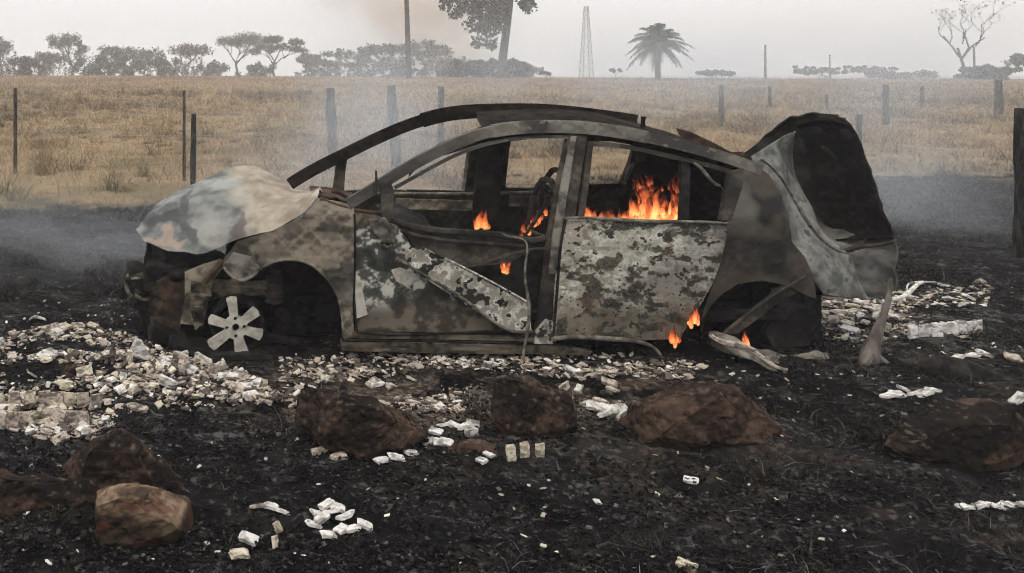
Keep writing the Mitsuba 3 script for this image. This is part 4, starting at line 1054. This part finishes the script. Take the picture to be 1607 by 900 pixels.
UNDER = [(440, 560), (600, 556), (800, 556), (1040, 560), (1110, 575), (1080, 600), (960, 640), (930, 600), (780, 585), (720, 650), (640, 650), (560, 600), (440, 640)]
ash_bits([(LEFT, 5200), (UNDER, 3600), ([(1275, 470), (1420, 470), (1440, 530), (1300, 545)], 700), ([(1400, 445), (1560, 445), (1550, 480), (1400, 490)], 420), ([(1400, 505), (1545, 500), (1540, 540), (1400, 540)], 500)], 'ash_crumbs', 'pale ash crumbs and packet scraps strewn between the burnt packets', .006, .055, [.12, .18, .34, .36], 71)
ash_bits([([(0, 690), (1607, 600), (1607, 890), (0, 890)], 170), ([(1100, 560), (1607, 440), (1607, 620), (1120, 610)], 160), ([(0, 470), (220, 470), (200, 520), (0, 520)], 60)], 'ash_flakes', 'scattered pale ash flakes on the black ground', .008, .028, [.45, .25, .2, .1], 72)
DARK = [(0, 520), (1607, 480), (1607, 900), (0, 900)]
ash_bits([(DARK, 17000), ([(0, 640), (1607, 620), (1607, 900), (0, 900)], 17000)], 'charred_crumbs', 'black charred clods and crumbs on the burnt soil', .004, .022, [.55, .30, .12, .03], 73, np.array([[.008, .008, .0082], [.022, .022, .022], [.05, .049, .048], [.12, .118, .115]]))

# ------------------------------------------------------------------ other debris
k = thing('dead_stump', 'grey dead stump leaning with splayed roots right of the tailgate', 'stump')
b = ground_hit(1368, 568)
Yb = b[1]
obj('trunk', rough(join([tube(at([1362, 1366, 1374, 1386, 1394, 1398], [580, 556, 530, 496, 466, 438], [Yb] * 6), [.060, .055, .034, .026, .018, .007], 10, 50)]), .012, 14, 3), 'grey_wood_mat', k)
obj('root', tube(at([1366, 1384, 1402, 1420], [556, 566, 580, 598], [Yb - .02] * 4), [.034, .022, .014, .006], 8, 20), 'grey_wood_mat', k)
obj('root', tube(at([1364, 1358, 1352, 1346], [556, 570, 582, 592], [Yb - .02, Yb - .06, Yb - .08, Yb - .1]), [.034, .03, .02, .008], 8, 20), 'grey_wood_mat', k)
obj('branch', tube(at([1384, 1400, 1416, 1436, 1450], [474, 470, 466, 450, 443], [Yb, Yb + .05, Yb + .1, Yb + .2, Yb + .3]), [.012, .014, .014, .009], 7, 24), 'packet_white', k, label='white ash-covered side branch of the stump')
k = thing('charred_log', 'black charred log lying on the ground at the right edge', 'log')
scene[k] = mikit.ply(rough(tube(at([1440, 1470, 1520, 1570, 1590], [572, 576, 586, 598, 602], [6.1, 6.05, 5.95, 5.85, 5.82]), [.03, .075, .085, .06, .03], 14, 50), .025, 7, 3), 'char_wood_mat', 40)
k = thing('torn_bumper', 'torn grey bumper strip lying on the ground under the rear corner', 'bumper')
Yt = lambda px, py: EYE * F / (py - CY)
obj('skin', sheet([[(1112, 520, 6.3), (1146, 530, 6.28), (1186, 546, 6.3), (1240, 552, 6.35), (1300, 560, 6.4)], [(1114, 530, 6.2), (1150, 544, 6.12), (1190, 560, 6.1), (1244, 572, 6.1), (1306, 578, 6.1)], [(1118, 540, 6.25), (1156, 556, 6.1), (1196, 572, 5.98), (1250, 590, 5.92), (1310, 592, 5.95)]], 40, 16, .006, (.05, 5), 80), 'ash_metal_mat', k)
obj('edge', tube(at([1114, 1140, 1170, 1200, 1236], [524, 538, 544, 564, 580], [6.14, 6.1, 6.08, 6.0, 5.9]), [.012, .02, .014, .008], 7, 30, .6), 'packet_pink', k, label='pale curved rim of the torn strip')
for n_, (lab, pts, w_) in enumerate((('thin white curled wire strip on the ground right of the tailgate', [(1408, 462), (1424, 452), (1446, 446), (1470, 447)], .012), ('pale bent strip in front of the front wheel', [(282, 562), (306, 560), (322, 568), (332, 572)], .022), ('grey splinter standing in the ash behind the left heap', [(46, 506), (58, 502), (72, 506)], .012))):
    pts = np.array(pts, float)
    p = ground_hit(pts[:, 0], pts[:, 1])
    p[:, 2] += .02
    kk = thing('metal_strip', lab, 'strip')
    scene[kk] = mikit.ply(tube(p, [w_ * .6, w_, w_ * .7], 7, 16, .5), 'packet_white', 40)
k = thing('scrap_sheet', 'pale crumpled triangular scrap standing in the heap left of the front wheel', 'scrap')
q = ground_hit(215, 562)
scene[k] = mikit.ply(skin([(196, 566), (212, 530), (222, 534), (240, 566)], float(q[1]), .01, 4, (.03, 8), 4), 'packet_white', 40)


# ------------------------------------------------------------------ fence posts
def post(label, px, top, base, w, m, lean=0.0, Y=None, tall=0.0, nail=False):
    b = hit(px, base) if Y is None else None
    if b is None:
        b = np.array([(px - CX) * Y / F, Y, 0.0])
        b[2] = ground_z(b[0], b[1])
    Y = b[1]
    ztop = EYE - (top - CY) * Y / F
    r_ = w / 2 * Y / F
    n = 14
    t = np.linspace(0, 1, n)
    p = np.stack([b[0] + lean * t * Y / F, np.full(n, Y), b[2] - .15 + (ztop - b[2] + .15) * t], 1)
    g = rough(tube(p, r_ * np.interp(t, [0, 1], [1.1, .92]), 9), r_ * .35, 5, int(px) % 50, 3)
    k = thing('fence_post', label, 'fence post')
    scene[k] = mikit.ply(g, m, 40)
    return p[-1], p


tops = []
for a in (('thin rusty fence post nearest the left edge', 24, 138, 274, 6, 'wood_mat', 0), ('tall thin reddish fence post behind the black one left of the hood', 289, 142, 284, 5, 'wood_mat', 0), ('thick faded fence post left of the far windscreen pillar', 524, 138, 268, 16, 'wood_mat', -6),
          ('thick faded fence post seen above the windscreen opening', 624, 134, 268, 16, 'wood_mat', -10), ('faded fence post right behind the front edge of the roof', 692, 136, 240, 10, 'wood_mat', 0),
          ('brown fence post in the field above the rear door', 1132, 133, 198, 8, 'wood_mat', 0), ('faint short post in the field right of the brown one', 1208, 135, 168, 5, 'wood_mat', 0), ('pale fence post in the field right of the tailgate', 1390, 133, 196, 9, 'wood_mat', 0),
          ('faint thin post on the far slope right of the tailgate', 1447, 136, 172, 6, 'wood_mat', 0), ('brown fence post in the field near the right edge', 1567, 125, 184, 11, 'wood_mat', 0), ('faint post far up the slope above the tailgate', 1297, 148, 176, 5, 'wood_mat', 0)):
    tops.append(post(*a)[1])
post('black burnt post just behind the hood', 302, 178, 325, 9, 'char_wood_mat', 2)
post('charred grey post right behind the tailgate', 1346, 180, 262, 9, 'char_wood_mat', 2)
post('broad dark trunk of a post cut by the right edge', 1603, 170, 404, 20, 'char_wood_mat', 0)
for n_, h in enumerate((.25, .6, .95)):
    wires = [np.array([p[0], p[1], p[2]]) for p in (t[int(13 * (1 - h * .75))] for t in tops[:5])]
    k = thing('fence_wire', f'thin sagging wire strung between the fence posts, {["top", "middle", "lowest"][n_]} strand', 'wire')
    pts = []
    for a_, b_ in zip(wires[:-1], wires[1:]):
        for t in np.linspace(0, 1, 8)[:-1]:
            pts.append(a_ + (b_ - a_) * t - [0, 0, .12 * t * (1 - t)])
    scene[k] = mikit.ply(tube(np.array(pts + [wires[-1]]), .004, 5), 'steel_mat', True)


# ------------------------------------------------------------------ trees and masts on the ridge
def leaf_cloud(centres, radius, per, size, tones, r, squash=.8):
    c = np.repeat(centres, per, 0)
    n = len(c)
    d = r.normal(size=(n, 3))
    d /= np.linalg.norm(d, axis=1, keepdims=True)
    p = c + d * (radius * r.random(n) ** .5)[:, None] * np.array([1, 1, squash])
    a = r.normal(size=(n, 3))
    a /= np.linalg.norm(a, axis=1, keepdims=True)
    b = np.cross(a, r.normal(size=(n, 3)))
    b /= np.linalg.norm(b, axis=1, keepdims=True)
    s = (size * r.uniform(.5, 1.3, n))[:, None]
    V = np.stack([p - a * s, p + b * s * .55, p + a * s, p - b * s * .55], 1).reshape(-1, 3)
    k = np.arange(n)[:, None] * 4
    Fa = np.vstack([k + [0, 1, 2], k + [0, 2, 3]])
    tone = np.asarray(tones)[r.integers(len(tones), size=n)] * r.uniform(.6, 1.3, (n, 1))
    return tm(V, Fa), np.repeat(tone, 4, 0)


def grow(base, height, spread, r, levels=4, kids=3, r0=None, bare=1.0, lean=(0, 0), stem=.36):
    """Branch polylines with radii and the positions of the twig ends."""
    segs, ends = [], []
    r0 = r0 or height * .022

    def go(p, d, ln, rad, lv):
        q1 = p + d * ln * .5 + r.normal(0, .05, 3) * ln
        q2 = p + d * ln + r.normal(0, .06, 3) * ln
        segs.append((np.array([p, q1, q2]), [rad, rad * .8, rad * .6]))
        if lv == 0:
            ends.append(q2)
            return
        for k in range(kids if lv < levels else kids + 1):
            a = r.uniform(0, 6.28)
            out = np.array([np.cos(a), np.sin(a), 0]) * spread
            nd = d * .8 + out * r.uniform(.5, 1.0) + [0, 0, .25]
            nd /= np.linalg.norm(nd)
            go(p + (q2 - p) * r.uniform(.6, 1.0), nd, ln * r.uniform(.6, .8), rad * .55, lv - 1)
    go(np.asarray(base, float), np.array([lean[0], lean[1], 1.0]), height * stem, r0, levels)
    return segs, np.array(ends)


GREYGREEN = [(.045, .055, .035), (.065, .075, .045), (.035, .045, .032), (.08, .085, .05)]
HAZE_PALED = [(.09, .10, .08), (.115, .12, .095), (.075, .085, .07), (.125, .12, .10)]  # leaf colours lightened to imitate haze over the far trees
BROWN = [(.09, .07, .055), (.12, .095, .07), (.065, .055, .045)]
PURPLE = [(.12, .065, .065), (.10, .06, .055), (.15, .085, .075)]
GREEN = [(.055, .085, .035), (.04, .065, .03), (.08, .11, .05)]


def tree(label, px, top, base, wide, tones, seed, Y=None, leaf=.16, per=60, spread=.8, levels=4, kids=3, flat=.6, cat='tree', name='tree', rad=None, trunk=None, lean=(0, 0), stem=.36, low=0):
    r = np.random.default_rng(seed)
    if Y is None:
        b = hit(px, base)
        if b[1] < 60:
            b = np.array([(px - CX) * 100 / F, 100.0, 0])
    else:
        b = np.array([(px - CX) * Y / F, Y, 0])
    b[2] = ground_z(b[0], b[1]) - .15
    h = EYE - (top - CY) * b[1] / F - b[2]
    segs, ends = grow(b, h, spread, r, levels, kids, trunk, lean=lean, stem=stem)
    ex = ends - b
    sx = (wide / 2 * b[1] / F) / max(np.quantile(np.abs(ex[:, 0]), .95), .05)
    sz = h / max(ex[:, 2].max(), .1)
    S = np.array([sx, sx, sz])
    k = thing(name, label, cat)
    br = join([tube(b + (s - b) * S, np.array(q) * min(1.4, (sx + sz) / 2), 5 if n_ else 8) for n_, (s, q) in enumerate(segs)])
    obj('trunk', br, 'wood_mat', k, True)
    if per:
        rr = rad or h * .13
        cen = b + ex * S - [0, 0, rr * .3]
        if low:
            cen = np.vstack([cen, b + np.stack([r.normal(0, wide * .24 * b[1] / F, low), r.normal(0, 1, low), h * r.uniform(.08, .6, low)], 1)])
        g, c = leaf_cloud(cen, rr, per, leaf, tones, r, flat)
        obj('crown', g, 'leaf_mat', k, False, color=c)


for a in (('grey-green tree cut by the left edge on the ridge', 2, 58, 112, 40, HAZE_PALED, 1), ('reddish bush low on the ridge near the left edge', 72, 84, 112, 44, PURPLE, 2), ('tall grey tree with a ragged twiggy top on the left ridge', 112, 54, 112, 60, HAZE_PALED, 3),
          ('small grey-green tree next to the ragged one on the left ridge', 172, 76, 112, 44, HAZE_PALED, 4), ('rounded grey-green tree in the middle of the left tree row', 228, 76, 114, 62, HAZE_PALED, 5), ('purplish brown tree in the left tree row', 290, 69, 116, 64, PURPLE, 6)):
    tree(*a, Y=190, per=16, leaf=.26, levels=4, kids=3, stem=.2, low=40, spread=.62, flat=1.1, rad=.85)
tree('wide bare pale tree on the ridge behind the black post', 372, 50, 118, 92, BROWN, 7, Y=190, per=9, leaf=.2, stem=.24, levels=5, kids=3, spread=.75)
tree('umbrella-shaped tree with flat green top on the ridge', 432, 58, 118, 74, GREEN, 8, Y=170, per=60, leaf=.26, levels=3, kids=3, spread=.8, flat=.5, rad=1.1)
tree('small dark bush right of the umbrella-shaped tree', 486, 84, 118, 34, HAZE_PALED, 26, Y=180, per=50, leaf=.26, levels=3, kids=3, low=16, rad=.8, stem=.2)
for n_, (px_, top_, w_, lab_) in enumerate(((40, 92, 44, 'low grey bush left of the reddish one on the ridge'), (146, 92, 50, 'low bush filling the gap between the ragged tree and its small neighbour'), (200, 90, 40, 'low bush just left of the rounded grey-green tree'), (262, 92, 46, 'low bush between the rounded and the purplish tree'), (330, 98, 46, 'low bush at the left foot of the wide bare tree'), (404, 100, 44, 'low bush between the bare tree and the umbrella-shaped one'), (520, 96, 40, 'low bush left of the flat-topped green tree'), (576, 98, 50, 'low bush under the right of the flat-topped green tree'), (638, 96, 46, 'low bush at the foot of the tall pole'), (698, 92, 50, 'low bush left of the hanging foliage'), (764, 98, 50, 'low bush between the two dark bushes near the big trunk'), (822, 104, 34, 'low bush right of the big trunk'))):
    tree(lab_, px_, top_, 119, w_, HAZE_PALED if n_ % 3 else BROWN, 50 + n_, Y=150 + (5 * n_) % 40, per=60, leaf=.26, levels=2, kids=3, low=14, rad=.75, flat=1.0, stem=.2, cat='bush', name='bush')
tree('flat-topped green tree left of the tall pole', 548, 78, 118, 70, GREEN, 9, Y=175, per=26, leaf=.28, levels=3, kids=3, flat=.8, low=24, rad=.8, stem=.24)
tree('dense dark tree just left of the tall pole', 604, 70, 119, 66, HAZE_PALED, 10, Y=165, per=30, leaf=.27, levels=3, kids=4, low=24, rad=.95, stem=.2)
tree('dark tree directly right of the tall pole', 668, 64, 120, 66, HAZE_PALED, 11, Y=165, per=26, leaf=.27, levels=3, kids=4, low=20, rad=.95, stem=.2)
tree('low dark bush under the hanging foliage of the big tree', 728, 96, 121, 60, GREYGREEN, 12, per=110, low=16, stem=.2, leaf=.2, levels=2, kids=4, rad=.55)
tree('dark bush at the foot of the big trunk', 800, 94, 122, 56, GREYGREEN, 13, per=130, low=16, stem=.2, leaf=.2, levels=2, kids=4, rad=.55)
tree('small brown shrub between the big tree and the lattice mast', 858, 113, 125, 18, BROWN, 14, per=60, leaf=.12, levels=2, kids=4, cat='shrub', name='shrub')
tree('small dark shrub left of the palm', 967, 108, 125, 14, GREYGREEN, 15, per=30, leaf=.12, levels=2, kids=3, cat='shrub', name='shrub')
tree('round green shrub right of the palm', 1118, 111, 125, 40, GREYGREEN, 16, per=90, leaf=.15, levels=2, kids=4, rad=.4, cat='shrub', name='shrub')
tree('pale wide far tree right of the thin pole', 1296, 104, 126, 100, GREYGREEN, 17, Y=185, per=60, leaf=.3, levels=3, kids=4, flat=.5)
tree('pale rounded far bush above the tailgate side field', 1422, 113, 126, 58, GREYGREEN, 18, Y=180, per=120, leaf=.3, levels=2, kids=4, flat=.6, rad=1.2)
tree('dark bush behind the bare tree on the right', 1548, 104, 124, 64, GREYGREEN, 19, per=110, low=16, stem=.2, leaf=.18, levels=2, kids=4, rad=.55)
tree('thin twiggy sapling right of the bare tree', 1580, 94, 124, 14, BROWN, 20, per=2, leaf=.1, levels=3, kids=3, spread=.4)
tree('green tree cut by the right edge on the ridge', 1612, 86, 122, 30, GREYGREEN, 21, per=60, leaf=.2, levels=3, kids=3)
tree('bare forked tree with a few reddish leaves on the right', 1514, 2, 122, 118, [(.16, .08, .06), (.12, .075, .05)], 22, per=4, leaf=.12, levels=5, kids=2, spread=.55, rad=.5, trunk=.14)

# the big tree whose crown is above the frame
k = thing('tall_tree', 'tall tree with leaning trunk and hanging foliage, crown beyond the top edge', 'tree')
r = np.random.default_rng(31)
Yb = 100.0
trk = at([786, 788, 793, 798, 802, 806], [124, 100, 60, 20, -20, -90], [Yb] * 6)
trk[0, 2] = ground_z(trk[0, 0], Yb) - .3
obj('trunk', tube(trk, [.46, .42, .38, .36, .3, .12], 10, 30), 'wood_mat', k)
tips, brs = [], []
for x0, y0, x1, y1 in ((799, 14, 700, 6), (798, 22, 742, 12), (800, 8, 722, -18), (798, 18, 762, 40), (797, 24, 752, 66), (796, 26, 770, 70), (797, 30, 782, 44), (799, 20, 786, 22), (801, 0, 830, 12), (802, -8, 850, -16), (803, -30, 760, -60), (803, -30, 850, -60), (804, -60, 810, -110), (800, 10, 716, 20), (800, 10, 738, 40), (800, 10, 776, 10)):
    c = curve(at([x0, (x0 + x1) / 2, x1], [y0, min(y0, y1) - 6, y1], [Yb, Yb + r.uniform(-1, 1), Yb + r.uniform(-2, 2)]), 12, 2)
    brs.append(tube(c, [.11, .05, .02], 6))
    tips += [c[-1], c[-3], c[-5]]
obj('limb', join(brs), 'wood_mat', k, kind='stuff')
g, c = leaf_cloud(np.array(tips), .85, 60, .30, GREYGREEN + BROWN[:1], r, .95)
obj('crown', g, 'leaf_mat', k, False, color=c)

# palm
k = thing('palm_tree', 'single dark feather palm standing on the ridge', 'palm')
r = np.random.default_rng(32)
b = np.array([(1032 - CX) * 95 / F, 95.0, 0])
b[2] = ground_z(b[0], b[1]) - .2
hz = EYE - (66 - CY) * 95 / F
top = np.array([b[0] + .05, 95, hz])
obj('trunk', rough(tube([b, (b + top) / 2, top], [.24, .27, .36], 12, 16), .08, 3, 3), 'wood_mat', k)
for n_ in range(46):
    a = n_ * 2.399
    el = np.interp((n_ / 45) ** .85, [0, 1], [1.5, -.5]) + r.normal(0, .08)
    ln = r.uniform(2.7, 3.4)
    d = np.array([np.cos(a) * np.cos(el), np.sin(a) * np.cos(el), np.sin(el)])
    t = np.linspace(0, 1, 22)[:, None]
    p = top + d * ln * t + np.array([0, 0, -1.0]) * ln * (.44 if el > .2 else .40) * t ** 2.6
    tang = np.gradient(p, axis=0)
    tang /= np.linalg.norm(tang, axis=1, keepdims=True)
    side = np.cross(tang, [0, 0, 1.0])
    side /= np.linalg.norm(side, axis=1, keepdims=True) + 1e-9
    V, Fa, o = [], [], 0
    for i_ in range(2, 22):
        for s_ in (-1, 1):
            L = .95 * np.sin(np.pi * min(1, .18 + .8 * i_ / 22)) * r.uniform(.8, 1.1)
            w_ = tang[i_] * .11
            e = p[i_] + side[i_] * s_ * L * .75 + tang[i_] * L * .5 + np.array([0, 0, -L * r.uniform(.25, .5)])
            V += [p[i_] - w_, p[i_] + w_, e]
            Fa.append([o, o + 1, o + 2])
            o += 3
    fm = join([tm(V, Fa), tube(p, [.035, .01], 5)])
    obj('frond', fm, 'leaf_mat', k, False, color=np.tile((np.array([.05, .065, .03]) if el > -.3 else np.array([.12, .085, .05])) * r.uniform(.7, 1.2), (len(fm.vertices), 1)))

# lattice mast, poles
k = thing('lattice_mast', 'pale steel lattice mast far away left of the palm', 'mast')
Ym = 188.0
b = np.array([(920 - CX) * Ym / F, Ym, ground_z((920 - CX) * Ym / F, Ym)])
ht = EYE - (10 - CY) * Ym / F - b[2]
w0, w1 = 1.05, .30
legs = []
corner = lambda t, s, u: b + [s * (w0 + (w1 - w0) * t), u * (w0 + (w1 - w0) * t), ht * t]
for s_ in (-1, 1):
    for u in (-1, 1):
        obj('leg', tube([corner(0, s_, u), corner(.5, s_, u), corner(1, s_, u)], .075, 5), 'steel_mat', k)
br_ = []
lv = np.linspace(0, 1, 9)
for a_, c_ in zip(lv[:-1], lv[1:]):
    for (s1, u1), (s2, u2) in (((-1, -1), (1, -1)), ((1, -1), (1, 1)), ((1, 1), (-1, 1)), ((-1, 1), (-1, -1))):
        br_ += [tube([corner(a_, s1, u1), corner(c_, s2, u2)], .028, 4), tube([corner(a_, s2, u2), corner(c_, s1, u1)], .028, 4), tube([corner(c_, s1, u1), corner(c_, s2, u2)], .028, 4)]
obj('bracing', join(br_), 'steel_mat', k, kind='stuff')


def pole(label, x0, y0, x1, y1, Y, r_, bars=()):
    k = thing('pole', label, 'pole')
    p0, p1 = at(x0, y0, Y), at(x1, y1, Y)
    p0[2] = ground_z(p0[0], p0[1]) - .2
    g = tube([p0, (p0 + p1) / 2, p1], [r_ * 1.2, r_, r_ * .8], 8)
    scene[k] = mikit.ply(g, 'wood_mat', 40)


pole('tall dark pole left of the big tree reaching past the top edge', 642, 119, 637, -30, 98, .26)
pole('thin pale pole on the ridge right of the palm', 1201, 124, 1201, 70, 150, .17)
pole('faint thin far pole above the wide pale tree', 1303, 124, 1302, 86, 185, .13)
pole('thin pole right of the bare forked tree', 1530, 122, 1528, 72, 120, .12)

# ------------------------------------------------------------------ smoke drifting over the burnt ground behind the car
lo, hi = np.array([-5.0, 8.15, -0.4]), np.array([15.0, 17.15, 3.6])
nxs, nys, nzs = 110, 50, 44
zz, yy, xx = np.meshgrid(*[np.linspace(lo[a], hi[a], m) for a, m in ((2, nzs), (1, nys), (0, nxs))], indexing='ij')
P = np.stack([xx, yy, zz], -1)
wob = meshkit.fbm(P * np.array([.55, .55, .8]) + 3, 4, 91)
fine = meshkit.fbm(P * np.array([1.5, 1.3, 1.1]) + 8, 4, 92)


def puff(cx, cy, cz, sx, sy, sz, k, drift=0.0):
    x = xx - cx - drift * (zz - cz) - 1.6 * (wob - .5)
    return k * np.exp(-(x / sx) ** 2 - ((yy - cy) / sy) ** 2 - ((zz - cz) / sz) ** 2)


den = puff(1.6, 10.5, 1.0, 1.1, 1.8, 0.9, .34, .3) + puff(-.2, 9.6, .1, 1.3, 1.2, .38, .20) + puff(-2.2, 10.2, .1, 1.8, 1.6, .35, .13)
den += puff(8.6, 12.0, 1.0, .8, 1.5, 1.4, .36, .3) + puff(10.5, 14.5, .2, 2.2, 1.6, .5, .02) + puff(6.5, 11.5, 1.9, 2.4, 1.6, .55, .24, .5) + puff(3.4, 11, 1.9, 2.2, 1.6, .5, .18, .5)
den *= np.clip((fine * .6 + wob * .4 - .32) * 3.2, 0, 1.4)
edge = np.ones_like(den)
for a, c in ((0, zz), (1, yy), (2, xx)):
    pass
edge = np.clip((xx - lo[0]) / 1.0, 0, 1) * np.clip((hi[0] - xx) / 1.0, 0, 1) * np.clip((yy - lo[1]) / .6, 0, 1) * np.clip((hi[1] - yy) / .8, 0, 1) * np.clip((hi[2] - zz) / .8, 0, 1)
den = (den * edge + HAZE).astype(np.float32)
place_ = T().translate(lo.tolist()).scale((hi - lo).tolist())
scene['smoke_air'] = dict(type='heterogeneous', albedo={'type': 'rgb', 'value': [0.82, 0.865, 0.92]},
                          sigma_t={'type': 'gridvolume', 'grid': mi.VolumeGrid(np.ascontiguousarray(den[..., None])), 'to_world': place_, 'filter_type': 'trilinear', 'wrap_mode': 'clamp'}, scale=1.0)
scene['smoke'] = dict(type='cube', to_world=T().translate(((lo + hi) / 2).tolist()).scale(((hi - lo) / 2).tolist()), bsdf={'type': 'null'},
                      interior={'type': 'ref', 'id': 'smoke_air'}, exterior={'type': 'ref', 'id': 'haze_air'})
labels['smoke'] = {'label': 'bluish grey smoke drifting behind the burnt car', 'category': 'smoke', 'kind': 'stuff'}

# the brown plume behind the trees
lo2, hi2 = np.array([2.0, 200.0, -1.0]), np.array([92.0, 236.0, 25.0])
zz, yy, xx = np.meshgrid(*[np.linspace(lo2[a], hi2[a], m) for a, m in ((2, 60), (1, 24), (0, 100))], indexing='ij')
P = np.stack([xx, yy, zz], -1)
wob = meshkit.fbm(P * np.array([.06, .04, .08]) + 3, 4, 95)
fine = meshkit.fbm(P * np.array([.15, .08, .17]) + 8, 4, 96)
wide = 6 + .50 * np.maximum(zz - 1, 0)
core = np.exp(-((xx - 56 + .55 * zz - 26 * (wob - .5)) / wide) ** 2 - ((yy - 218) / 9) ** 2)
den = .28 * core * np.clip((fine * .7 + wob * .3 - .33) * 4, 0, 1.3) * np.clip((hi2[2] - zz) / 4, 0, 1) * np.clip((zz - lo2[2]) / 1.5, 0, 1)
for a, c in ((0, xx), (1, yy)):
    den = den * np.clip((c - lo2[a]) / 3, 0, 1) * np.clip((hi2[a] - c) / 3, 0, 1)
den = (den + HAZE).astype(np.float32)
scene['plume_air'] = dict(type='heterogeneous', albedo={'type': 'rgb', 'value': [0.86, 0.815, 0.77]},
                          sigma_t={'type': 'gridvolume', 'grid': mi.VolumeGrid(np.ascontiguousarray(den[..., None])), 'to_world': T().translate(lo2.tolist()).scale((hi2 - lo2).tolist()), 'filter_type': 'trilinear', 'wrap_mode': 'clamp'}, scale=1.0)
scene['smoke_plume'] = dict(type='cube', to_world=T().translate(((lo2 + hi2) / 2).tolist()).scale(((hi2 - lo2) / 2).tolist()), bsdf={'type': 'null'},
                            interior={'type': 'ref', 'id': 'plume_air'}, exterior={'type': 'ref', 'id': 'haze_air'})
labels['smoke_plume'] = {'label': 'brownish smoke plume rising behind the trees left of the big trunk', 'category': 'smoke', 'kind': 'stuff'}
